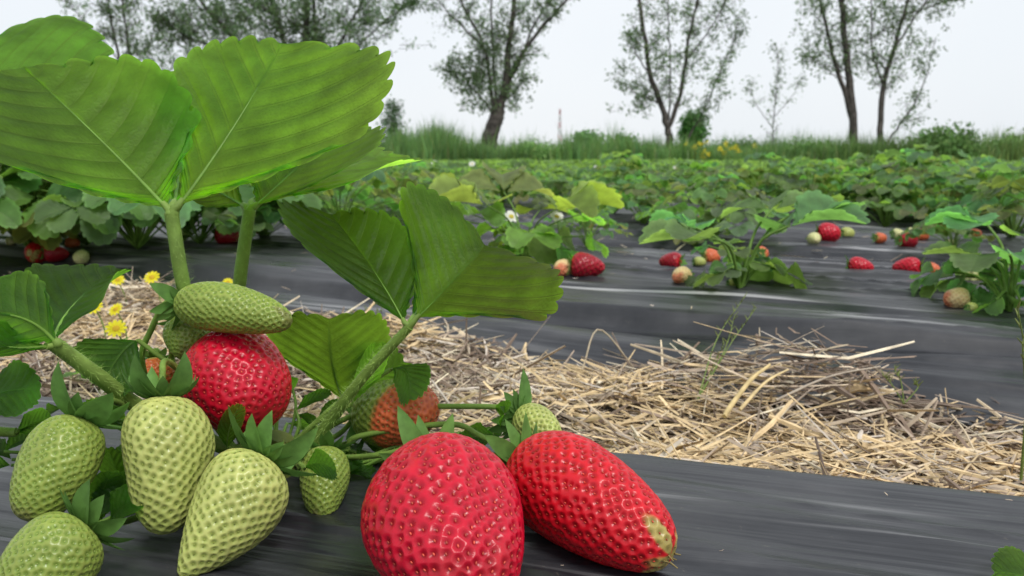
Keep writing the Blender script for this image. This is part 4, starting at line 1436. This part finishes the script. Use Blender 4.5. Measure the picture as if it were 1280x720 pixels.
def flower(p, r, colr, eye, label, name, cat, group, npet=5, stem_to=None):
    root = empty(name, stem_to if stem_to is not None else p, label, cat, group)
    p = np.asarray(p, float)
    mb = MB()
    nrm = unit(np.array([random.uniform(-0.3, 0.3), -0.75, 0.75]))
    e1 = unit(np.cross(nrm, (0.2, 0, 1)))
    e2 = np.cross(nrm, e1)
    for q in range(npet):
        a = 2 * math.pi * q / npet
        dr = e1 * math.cos(a) + e2 * math.sin(a)
        sdv = -e1 * math.sin(a) + e2 * math.cos(a)
        wd_ = r * 2.6 / npet
        pts = [p + dr * r * 0.1, p + dr * r * 0.5 + sdv * wd_ * 0.9 + nrm * r * 0.15, p + dr * r * 0.95 + sdv * wd_ * 0.6 + nrm * r * 0.1, p + dr * r + nrm * r * 0.05,
               p + dr * r * 0.95 - sdv * wd_ * 0.6 + nrm * r * 0.1, p + dr * r * 0.5 - sdv * wd_ * 0.9 + nrm * r * 0.15]
        mb.add(pts, [[0, 1, 2, 3], [0, 3, 4, 5]], colr)
    mb.build('petals', M_PETAL, root)
    mb = MB()
    a = np.linspace(0, 2 * np.pi, 8, endpoint=False)
    V = [p + nrm * r * 0.35] + [p + nrm * r * 0.1 + (e1 * math.cos(t_) + e2 * math.sin(t_)) * r * 0.35 for t_ in a]
    mb.add(V, [[0, 1 + q, 1 + (q + 1) % 8] for q in range(8)], eye)
    mb.build('flower_centre', M_PETAL, root)
    if stem_to is not None:
        mb = MB()
        tube(mb, spline([stem_to, (np.asarray(stem_to) + p) / 2 + np.array([0.003, 0, 0.002]), p - nrm * r * 0.1], 8), r * 0.09, r * 0.08, 6)
        mb.build('stem', M_STALK, root)


for (px, py, rp, lab) in [(147, 350, 8, 'yellow wildflower highest on the straw at left, near the leaf stalk'),
                          (190, 347, 9, 'yellow wildflower beside the base of the tallest leaf stalk'),
                          (118, 384, 10, 'yellow wildflower at the left of the small group on the straw'),
                          (145, 387, 9, 'yellow wildflower in the middle of the group on the straw'),
                          (145, 411, 12, 'largest yellow wildflower, lowest on the straw, above the dark drooping leaf'),
                          (285, 353, 6, 'small yellow wildflower between the two tall leaf stalks')]:
    P = at(px, py, {350: 0.80, 347: 0.80, 384: 0.66, 387: 0.65, 411: 0.56, 353: 0.80}[py])
    base = np.array([P[0] + 0.004, P[1] + 0.006, FUR + 0.005])
    flower(P, rp * P[1] / 1000 * 1.1, (0.75, 0.68, 0.03), (0.6, 0.4, 0.03), lab, 'yellow_wildflower', 'wildflower', 'yellow wildflowers on the straw', 11, base)
# the low green rosette below the yellow flowers
rsx = random.Random(77)
bw = np.array([*at(150, 425, 0.60)[:2], FUR + 0.008])
wp = empty('weed', bw, 'low green weed growing in the straw under the yellow wildflowers', 'weed')
for q in range(26):
    mbq = MB()
    a_ = rsx.uniform(0, 6.28)
    f_ = np.array([math.cos(a_), math.sin(a_), rsx.uniform(0.2, 0.9)])
    o_ = bw + np.array([rsx.uniform(-.03, .03), rsx.uniform(-.02, .02), 0])
    fold_leaflet(mbq, T_MID[0], o_, f_, (0, 0, 1), rsx.uniform(0.014, 0.03), 0.14, 0.2, 0.1, (0.9, 1.1, 0.9))
    mbq.build('leaf', [M_LEAFMID], wp)

for (px, py, d, lab) in [(35, 222, 1.30, 'white strawberry flower among the leaves at the left edge'),
                         (639, 271, 1.02, 'white strawberry flower under the middle plant'),
                         (696, 271, 1.06, 'white strawberry flower under the right leaf of the middle plant'),
                         (839, 251, 1.62, 'white strawberry flower on the low plant behind the open one'),
                         (508, 207, 4.0, 'small white flower over the distant leaves left of the first tree trunk'),
                         (543, 204, 4.0, 'small white flower just left of the first tree trunk'),
                         (745, 210, 4.5, 'small white flower in the distant row below the tall grass'),
                         (590, 205, 4.2, 'small white flower in front of the first tree trunk'),
                         (845, 210, 4.5, 'small white flower under the second tree trunk'),
                         (1225, 240, 2.2, 'white strawberry flower among the rows at right'),
                         (1000, 238, 2.3, 'white strawberry flower in the row above the open plant')]:
    P = at(px, py, d)
    sz_ = 0.010 if d < 3 else 0.017
    flower(P, sz_, (0.8, 0.8, 0.76), (0.6, 0.5, 0.08), lab, 'strawberry_flower', 'flower', 'white strawberry flowers', 5, np.array([P[0], P[1] + 0.01, ground_z(P[0], P[1])]))

# ------------------------------------------------------------------ thin grass stems by the straw
def grass_stem(px0, py0, z0, tops, label, r=0.0006):
    base = atz(px0, py0, z0)
    root = empty('grass_stem', base, label, 'grass')
    for q, (px, py, d) in enumerate(tops):
        mb = MB()
        tp = at(px, py, d)
        P = spline([base, (base + tp) / 2 + np.array([random.uniform(-.006, .006), 0, 0.004]), tp], 18)
        tube(mb, P, r, r * 0.4, 5, (0.9, 0.8, 1.0))
        for s_ in range(9):
            t_ = P[17 - s_]
            dv = unit(np.array([random.uniform(-1, 1), random.uniform(-1, 1), 0.9]))
            tube(mb, [t_, t_ + dv * 0.005], r * 0.9, r * 0.3, 4, (0.9, 0.7, 0.9))
        mb.build('blade', M_STALK, root)


grass_stem(872, 500, FUR + 0.01, [(930, 372, 0.60), (918, 395, 0.60), (945, 385, 0.62), (905, 430, 0.6)], 'thin grey green grass stems rising from the straw in front of the slanting stalk')
grass_stem(1276, 600, FUR + 0.01, [(1272, 385, 0.36), (1278, 430, 0.36)], 'tall thin green grass stem at the right edge, rising from the straw', 0.0007)
grass_stem(1130, 505, FUR + 0.012, [(1105, 470, 0.5), (1118, 462, 0.5), (1142, 480, 0.5)], 'short green grass tuft on the straw right of the heap', 0.0005)
grass_stem(455, 410, FUR + 0.02, [(470, 380, 0.8), (440, 388, 0.8), (484, 386, 0.82)], 'short dry grass tuft behind the middle stalk', 0.0006)

# ------------------------------------------------------------------ meadow grass, shrubs and trees
mb = MB()
n = 70000
d = 16.9 + RNG.random(n) ** 1.3 * 9.0
ax_ = RNG.uniform(-0.72, 0.72, n)
x = ax_ * d
hn = np.array([noise.noise(Vector((a * 0.35, b * 0.35, 0))) for a, b in zip(x, d)])
hn2 = np.array([noise.noise(Vector((a * 1.3, b * 0.8, 4))) for a, b in zip(x, d)])
tall = 0.50 + 0.6 * hn + 0.5 * hn2
# the clump left of the first trunk
cl_ = np.exp(-((ax_ + 0.095) / 0.028) ** 2)
tall = tall + 0.42 * cl_
right = sm((ax_ - 0.3) / 0.3)
h = np.clip(tall, 0.25, 1.5) * RNG.uniform(0.55, 1.15, n)
lean = RNG.normal(0, 0.14, (n, 2))
wdt = RNG.uniform(0.006, 0.014, n)
yaw = RNG.uniform(0, 3.14, n)
base = np.stack([x, d, np.full(n, 0.0)], -1)
sd_ = np.stack([np.cos(yaw), np.sin(yaw), np.zeros(n)], -1) * wdt[:, None]
m1 = base + np.stack([lean[:, 0] * h * 0.3, lean[:, 1] * h * 0.3, h * 0.55], -1)
m2 = base + np.stack([lean[:, 0] * h * 1.1, lean[:, 1] * h, h], -1)
V = np.stack([base - sd_, base + sd_, m1 + sd_ * 0.8, m1 - sd_ * 0.8, m2], 1).reshape(-1, 3)
i0 = np.arange(n) * 5
cg = np.ones((n, 3)) * RNG.uniform(0.65, 1.3, (n, 1)) * np.stack([RNG.uniform(0.8, 1.15, n) + 0.15 * right, np.ones(n), RNG.uniform(0.7, 1.2, n)], -1)
dry = RNG.random(n) < 0.05 + 0.05 * right
cg[dry] = cg[dry] * np.array([2.0, 1.25, 1.9])
mb.add(V, np.stack([i0, i0 + 1, i0 + 2, i0 + 3], -1), np.repeat(cg, 5, axis=0))
mb.f.append(np.stack([i0 + 3, i0 + 2, i0 + 4], -1))
mb.m.append(np.zeros(n, int))
tag(mb.build('tall_grass', M_GRASS), 'tall green meadow grass along the far edge of the field', 'grass', kind='stuff')


def leaf_cloud(mb, C, size, asp=2.4, col=(1, 1, 1), var=0.3):
    n = len(C)
    a = RNG.standard_normal((n, 3))
    a[:, 2] -= 0.3
    a /= np.linalg.norm(a, axis=1)[:, None]
    b = np.cross(a, RNG.standard_normal((n, 3)))
    b /= np.linalg.norm(b, axis=1)[:, None]
    s = (size * RNG.uniform(0.6, 1.3, n))[:, None]
    V = np.stack([C, C + a * s * 0.5 + b * s / asp * 0.5, C + a * s, C + a * s * 0.5 - b * s / asp * 0.5], 1).reshape(-1, 3)
    cl = np.asarray(col) * RNG.uniform(1 - var, 1 + var, (n, 1)) * RNG.uniform(0.9, 1.1, (n, 3))
    mb.add(V, np.arange(4 * n).reshape(-1, 4), np.repeat(cl, 4, axis=0))


def branchy(mbt, mbc, P, r0, r1, rs, dens, L0, leaf_n, leaf_s, start=0.25, upb=0.5, jit=0.09, lcol=(1, 1, 1), depth=2, flat=0.6):
    """twigs along a limb, leaves along the twigs"""
    Ltot = np.linalg.norm(np.diff(P, axis=0), axis=1).sum()
    n = int(Ltot * dens)
    pts = []
    for q in range(n):
        t_ = start + (1 - start) * rs.random()
        i_ = min(len(P) - 2, int(t_ * (len(P) - 1)))
        f = t_ * (len(P) - 1) - i_
        o = P[i_] * (1 - f) + P[i_ + 1] * f
        lim = unit(P[i_ + 1] - P[i_])
        a = rs.uniform(0, 6.28)
        out = np.array([math.cos(a), math.sin(a) * flat, rs.uniform(-0.1, 0.4)])
        dr = unit(out + lim * upb)
        ln = L0 * rs.uniform(0.45, 1.2) * (1.1 - 0.5 * t_)
        e = o + dr * ln
        m_ = (o + e) / 2 + np.array([rs.uniform(-1, 1), rs.uniform(-1, 1), rs.uniform(-0.3, 1)]) * ln * 0.1
        tw = spline([o, m_, e], 6)
        tube(mbt, tw, max(0.007, r1 * 0.4), 0.004, 4, (1, 1, 1), cap=False)
        if depth > 1:
            for z_ in range(4):
                t2 = rs.uniform(0.25, 1)
                o2 = tw[min(5, int(t2 * 5))]
                d2 = unit(dr + np.array([rs.uniform(-1, 1), rs.uniform(-1, 1), rs.uniform(-0.7, 0.8)]))
                e2 = o2 + d2 * ln * 0.45 * rs.uniform(0.5, 1.2)
                tube(mbt, [o2, (o2 + e2) / 2 + np.array([0, 0, 0.02]), e2], 0.006, 0.003, 3, (1, 1, 1), cap=False)
                for y_ in range(leaf_n):
                    s_ = rs.uniform(0.1, 1.05)
                    pts.append(o2 * (1 - s_) + e2 * s_ + np.array([rs.gauss(0, jit), rs.gauss(0, jit), rs.gauss(0, jit)]))
        for y_ in range(leaf_n):
            s_ = rs.uniform(0.3, 1.0)
            pts.append(o * (1 - s_) + e * s_ + np.array([rs.gauss(0, jit), rs.gauss(0, jit), rs.gauss(0, jit)]))
    if pts:
        leaf_cloud(mbc, np.array(pts), leaf_s, 2.6, lcol)


def make_tree(label, base_px, D, limbs, seed, dens=5.5, L0=0.8, leaf_n=5, leaf_s=0.10, group='trees along the far edge of the field', extra=None, lcol=(1, 1, 1), jit=0.09, name='willow_tree', start=0.2):
    rs = random.Random(seed)
    base = at(*base_px, D)
    base[2] = -0.02
    root = empty(name, base, label, 'tree', group)
    mbt, mbc = MB(), MB()
    for l_ in limbs:
        pts = []
        yy = 0.0
        for q, (px, py) in enumerate(l_['p']):
            p = at(px, py, D)
            p[1] += l_.get('dy', 0) * q / (len(l_['p']) - 1)
            pts.append(p)
        if l_.get('root'):
            pts[0][2] = -0.03
        P = spline(pts, 22)
        r0, r1 = l_['r']
        P = P + RNG.normal(0, 0.012, P.shape)
        r0, r1 = (r0 * 0.85, r1 * 0.7) if r0 < 0.2 else (r0, r1)
        tube(mbt, P, r0, r1, 9 if r0 > 0.06 else 6, (1, 1, 1), bump=0.10)
        if l_.get('twig', True):
            branchy(mbt, mbc, P, r0, r1, rs, 1.45 * dens * l_.get('k', 1), L0 * l_.get('L', 1), leaf_n + 3, leaf_s, l_.get('s', start), l_.get('up', 0.55), jit, lcol)
    for (px, py, rx, ry, cnt) in (extra or []):     # leafy clumps: short shoots with leaves in an uneven volume
        c = at(px, py, D)
        sx, sz = rx * D / 1000, ry * D / 1000
        for q in range(cnt):
            v_ = np.array([rs.gauss(0, 1) * sx * 0.5, rs.gauss(0, 1) * sx * 0.4, rs.gauss(0, 1) * sz * 0.5])
            o = c + v_
            e = o + np.array([rs.uniform(-.2, .2), rs.uniform(-.2, .2), rs.uniform(-0.05, .3)])
            tube(mbt, [o * 0.8 + (c + np.array([0, 0, -sz * .5])) * 0.2, o, e], 0.008, 0.004, 3, (1, 1, 1), cap=False)
            pts = np.array([o + (e - o) * rs.random() + np.array([rs.gauss(0, .07), rs.gauss(0, .07), rs.gauss(0, .07)]) for _ in range(14)])
            leaf_cloud(mbc, pts, leaf_s, 2.4, lcol)
    mbt.build('trunk', M_BARK, root, origin=None)
    mbc.build('crown', M_TREELEAF, root, smooth=False)
    print(label[:30], mbc.n // 4)
    return root


D = 22.0
make_tree('pollard willow with a thick leaning trunk and a dense low clump, left of centre', (610, 205), D, [
    dict(p=[(609, 207), (612, 175), (620, 148), (626, 128)], r=(0.26, 0.17), twig=False, root=True),
    dict(p=[(624, 135), (633, 100), (636, 60), (642, 10), (648, -60), (655, -130)], r=(0.13, 0.05), s=0.1),
    dict(p=[(628, 128), (640, 95), (655, 65), (680, 30), (712, -5), (745, -60)], r=(0.09, 0.03)),
    dict(p=[(655, 65), (668, 30), (690, -10), (700, -80)], r=(0.04, 0.02)),
    dict(p=[(618, 140), (612, 100), (604, 55), (580, 10), (560, -50), (548, -120)], r=(0.07, 0.03)),
    dict(p=[(604, 60), (580, 35), (552, 5), (530, -30)], r=(0.035, 0.015)),
    dict(p=[(620, 135), (617, 80), (614, 20), (618, -60), (610, -130)], r=(0.05, 0.02)),
    dict(p=[(616, 140), (595, 115), (570, 95), (552, 85)], r=(0.03, 0.01), k=1.2, L=0.6),
    dict(p=[(626, 130), (645, 112), (660, 95)], r=(0.03, 0.01), L=0.6),
], 1, dens=5.5, L0=0.75, leaf_n=4, extra=[(590, 105, 28, 24, 70), (632, 118, 24, 22, 50), (605, 75, 30, 26, 50), (575, 85, 20, 18, 25), (600, 135, 22, 10, 20)])
make_tree('slender open tree with a forked dark trunk, right of centre', (838, 205), D, [
    dict(p=[(838, 207), (837, 180), (835, 158)], r=(0.15, 0.12), twig=False, root=True),
    dict(p=[(835, 160), (826, 130), (812, 90), (806, 45), (800, 0), (796, -70), (790, -130)], r=(0.10, 0.04), s=0.12),
    dict(p=[(836, 160), (848, 125), (856, 85), (862, 45), (872, 0), (885, -70)], r=(0.08, 0.03), s=0.12),
    dict(p=[(850, 195), (868, 160), (884, 130), (900, 90), (915, 55), (925, 20)], r=(0.035, 0.012), L=0.6),
    dict(p=[(812, 95), (795, 65), (785, 40)], r=(0.03, 0.01), L=0.5),
    dict(p=[(826, 130), (800, 120), (778, 105)], r=(0.025, 0.01), L=0.6),
    dict(p=[(858, 75), (885, 40), (905, 5), (925, -50)], r=(0.03, 0.012)),
    dict(p=[(836, 150), (838, 100), (836, 40), (834, -30), (840, -110)], r=(0.03, 0.012), k=0.8),
], 2, dens=4.6, L0=0.7, leaf_n=4, extra=[(800, 130, 26, 16, 26), (815, 60, 30, 30, 24), (880, 50, 30, 34, 26), (780, 90, 16, 14, 10), (850, 15, 40, 24, 24), (900, 110, 14, 30, 14)])
make_tree('two stemmed open willow with long upright limbs, rightmost of the trees', (1080, 200), D, [
    dict(p=[(1068, 205), (1066, 150), (1062, 100), (1056, 50), (1052, 0), (1045, -80), (1040, -130)], r=(0.15, 0.05), root=True, s=0.3),
    dict(p=[(1066, 150), (1050, 100), (1038, 55), (1028, 10), (1020, -60)], r=(0.09, 0.03), s=0.2),
    dict(p=[(1096, 205), (1100, 160), (1104, 110), (1118, 60), (1132, 10), (1150, -60)], r=(0.11, 0.04), root=True, s=0.35),
    dict(p=[(1098, 190), (1122, 160), (1145, 125), (1158, 95), (1170, 50)], r=(0.035, 0.012), k=0.6, L=0.7),
    dict(p=[(1118, 60), (1145, 20), (1170, -20), (1190, -70)], r=(0.04, 0.015), L=1.1),
    dict(p=[(1104, 110), (1090, 60), (1090, 0), (1096, -80)], r=(0.035, 0.015)),
    dict(p=[(1130, 20), (1170, 5), (1205, -10), (1225, -40)], r=(0.025, 0.012), k=1.3),
    dict(p=[(1050, 100), (1025, 80), (1008, 70)], r=(0.02, 0.01), L=0.6),
], 3, dens=4.4, L0=0.8, leaf_n=4, extra=[(1030, 60, 26, 30, 22), (1080, 80, 22, 40, 24), (1140, 60, 26, 36, 24), (1100, 10, 50, 22, 30), (1170, 10, 34, 20, 22), (1010, 20, 16, 24, 12), (1150, 120, 12, 20, 8)])
make_tree('wide dense dark tree with several trunks behind the big foreground leaf', (385, 205), D, [
    dict(p=[(382, 207), (380, 130), (380, 70), (384, 0), (380, -80)], r=(0.17, 0.08), root=True, s=0.35),
    dict(p=[(398, 207), (398, 140), (397, 80), (393, 0), (400, -80)], r=(0.10, 0.04), root=True, s=0.35),
    dict(p=[(380, 130), (360, 70), (345, 20), (325, -50)], r=(0.11, 0.04), s=0.3),
    dict(p=[(380, 140), (330, 90), (290, 45), (250, 0), (225, -50)], r=(0.10, 0.03), s=0.3, L=1.1),
    dict(p=[(360, 120), (300, 70), (240, 50), (205, 25)], r=(0.05, 0.02), s=0.3),
    dict(p=[(398, 110), (420, 65), (440, 25), (465, -20), (480, -70)], r=(0.06, 0.02), s=0.2, L=1.1),
    dict(p=[(398, 100), (425, 80), (455, 50), (490, 20), (520, 0)], r=(0.04, 0.015), s=0.2, L=0.8),
    dict(p=[(345, 20), (300, -10), (270, -50)], r=(0.05, 0.02), k=1.3),
], 4, dens=8.5, L0=0.95, leaf_n=5, extra=[(225, 50, 60, 40, 90), (300, 40, 70, 40, 130), (270, 10, 70, 30, 90), (350, 15, 60, 30, 80), (440, 40, 60, 36, 75), (500, 5, 60, 14, 30), (205, 75, 24, 24, 25)], lcol=(0.95, 1.0, 0.95))
make_tree('thin sparse tree with two bare stems, leftmost of the trees', (158, 205), D, [
    dict(p=[(160, 207), (158, 140), (148, 70), (138, 20), (128, -40)], r=(0.07, 0.025), root=True, s=0.5),
    dict(p=[(170, 207), (170, 140), (166, 90), (156, 30), (150, -50)], r=(0.07, 0.025), root=True, s=0.5),
    dict(p=[(148, 75), (120, 40), (95, 15), (75, -20)], r=(0.025, 0.01), L=0.8),
    dict(p=[(165, 90), (185, 60), (195, 30)], r=(0.02, 0.01), L=0.7),
], 5, dens=4.6, L0=0.7, leaf_n=3)
make_tree('thin bare sapling with few leaves, left of the rightmost tree', (965, 205), 21.0, [
    dict(p=[(965, 207), (967, 150), (972, 100), (972, 62)], r=(0.02, 0.006), root=True, s=0.2, L=0.9),
    dict(p=[(966, 160), (945, 130), (938, 105)], r=(0.012, 0.005), k=0.8, L=0.7),
    dict(p=[(968, 145), (990, 120), (1000, 100)], r=(0.012, 0.005), k=0.8, L=0.7),
], 6, dens=4.0, L0=0.4, leaf_n=2, leaf_s=0.08, name='sapling')
make_tree('small dark ragged tree just right of the big foreground leaf', (490, 205), 20.0, [
    dict(p=[(490, 207), (491, 175), (489, 135)], r=(0.05, 0.01), root=True, s=0.25),
], 7, dens=22, L0=0.35, leaf_n=5, leaf_s=0.08, name='small_tree', lcol=(0.7, 0.85, 0.8))


def bush(label, px, py, rx, ry, D, cnt, seed, name='shrub', col=(1, 1, 1), leaf_s=0.10, cat='shrub', trunk=True, mat=None, zb=None):
    rs = random.Random(seed)
    c = at(px, py, D)
    sx, sz = rx * D / 1000, ry * D / 1000
    base = np.array([c[0], c[1], -0.02])
    root = empty(name, base, label, cat, 'shrubs and small trees in the meadow')
    mt, mc = MB(), MB()
    for q in range(cnt):
        u_ = np.array([rs.gauss(0, 1), rs.gauss(0, 1), rs.gauss(0, 1)])
        u_ = u_ / np.linalg.norm(u_) * (rs.random() ** 0.35)
        lump = 1 + 0.22 * math.sin(u_[0] * 5 + seed) + 0.15 * math.sin(u_[2] * 7 + seed * 2)
        o = c + u_ * np.array([sx, sx * 0.8, sz]) * lump
        if o[2] < 0.02:
            o[2] = 0.02 + rs.random() * 0.1
        if q % 5 == 0:
            tube(mt, spline([base, (base + o) / 2 + np.array([0, 0, 0.05 * sz]), o], 5), 0.02, 0.005, 4, cap=False)
        k_ = 12
        pts = o + RNG.normal(0, 0.09 * max(1, D / 25), (k_, 3))
        leaf_cloud(mc, pts, leaf_s, 1.9, col, 0.35)
    mt.build('stems', M_BARK, root)
    mc.build('crown', mat or M_TREELEAF, root, smooth=False)


bush('large rounded green shrub in the meadow right of the rightmost tree', 1176, 188, 52, 22, 17.6, 620, 1, col=(0.95, 1.1, 0.75))
bush('small round dark tree just right of the forked trunk', 866, 164, 16, 20, 24, 260, 2, name='small_tree', col=(0.8, 1.25, 0.7), cat='tree', leaf_s=0.12)
bush('rounded far tree crown over the grass, left one of a pair', 734, 180, 16, 14, 60, 170, 3, name='distant_tree', col=(1.1, 1.3, 1.1), cat='tree', leaf_s=0.3)
bush('rounded far tree crown over the grass, right one of a pair', 776, 184, 18, 11, 60, 170, 4, name='distant_tree', col=(1.1, 1.3, 1.1), cat='tree', leaf_s=0.3)
bush('pale feathery shrub left of the rightmost tree', 925, 188, 26, 12, 25, 120, 6, col=(1.2, 1.5, 1.0))
bush('low green shrub near the right edge of the meadow', 1262, 192, 34, 14, 17.8, 240, 7, col=(1.1, 1.2, 0.9))

bush('low loose shrub in the meadow, right of the pollard willow', 668, 194, 34, 11, 17.4, 160, 8, col=(1.3, 1.5, 1.0), leaf_s=0.08)
bush('low loose shrub in the meadow between the bare sapling and the rightmost tree', 1022, 194, 36, 11, 17.5, 170, 9, col=(1.2, 1.4, 1.0), leaf_s=0.08)
bush('low loose shrub in the meadow left of the forked tree', 792, 195, 28, 10, 17.5, 130, 10, col=(1.1, 1.4, 1.0), leaf_s=0.08)

# yellow flowering plants in the grass
for q, (px, py, lab) in enumerate([(878, 190, 'yellow flowering tall weed at the foot of the forked tree'), (905, 186, 'yellow flowering tall weed right of the forked tree'),
                                   (925, 184, 'yellow flowering tall weed furthest right of the forked tree'), (870, 179, 'yellow flowering weed close beside the small round tree')]):
    rsx = random.Random(q)
    D_ = 16.9
    P = at(px, py, D_)
    base = np.array([P[0], P[1], 0.0])
    root = empty('yellow_weed', base, lab, 'wildflower', 'yellow weeds in the meadow')
    mt, mc = MB(), MB()
    for z_ in range(7):
        e = P + np.array([rsx.gauss(0, .12), rsx.gauss(0, .1), rsx.gauss(0, .06)])
        tube(mt, spline([base, (base + e) / 2 + np.array([0.02, 0, 0]), e], 6), 0.006, 0.004, 4)
        leaf_cloud(mc, e + RNG.normal(0, 0.025, (14, 3)), 0.035, 1.2, (0.7, 0.62, 0.05))
    mt.build('stem', M_STALK, root)
    mc.build('blossoms', M_PETAL, root, smooth=False)

# far mast
Pm_ = at(700, 136, 180)
root = empty('mast', (Pm_[0], Pm_[1], 0), 'thin red and white lattice mast far away over the grass', 'mast')
segs = 8
for q in range(segs):
    mb = MB()
    z0, z1 = Pm_[2] * q / segs, Pm_[2] * (q + 1) / segs
    wq = 0.42 * (1 - q / segs) + 0.10
    colr = (0.45, 0.10, 0.09) if q % 2 else (0.55, 0.5, 0.5)
    cs_ = [(-wq, -wq), (wq, -wq), (wq, wq), (-wq, wq)]
    for (a, b_) in cs_:
        tube(mb, [(Pm_[0] + a, Pm_[1] + b_, z0), (Pm_[0] + a * .9, Pm_[1] + b_ * .9, z1)], 0.06, 0.06, 5, colr)
    for s_ in range(4):
        a, b_ = cs_[s_], cs_[(s_ + 1) % 4]
        tube(mb, [(Pm_[0] + a[0], Pm_[1] + a[1], z0), (Pm_[0] + b_[0] * .9, Pm_[1] + b_[1] * .9, z1)], 0.04, 0.04, 4, colr)
    mb.build('mast_section', M_PETAL, root)
print('scene done')
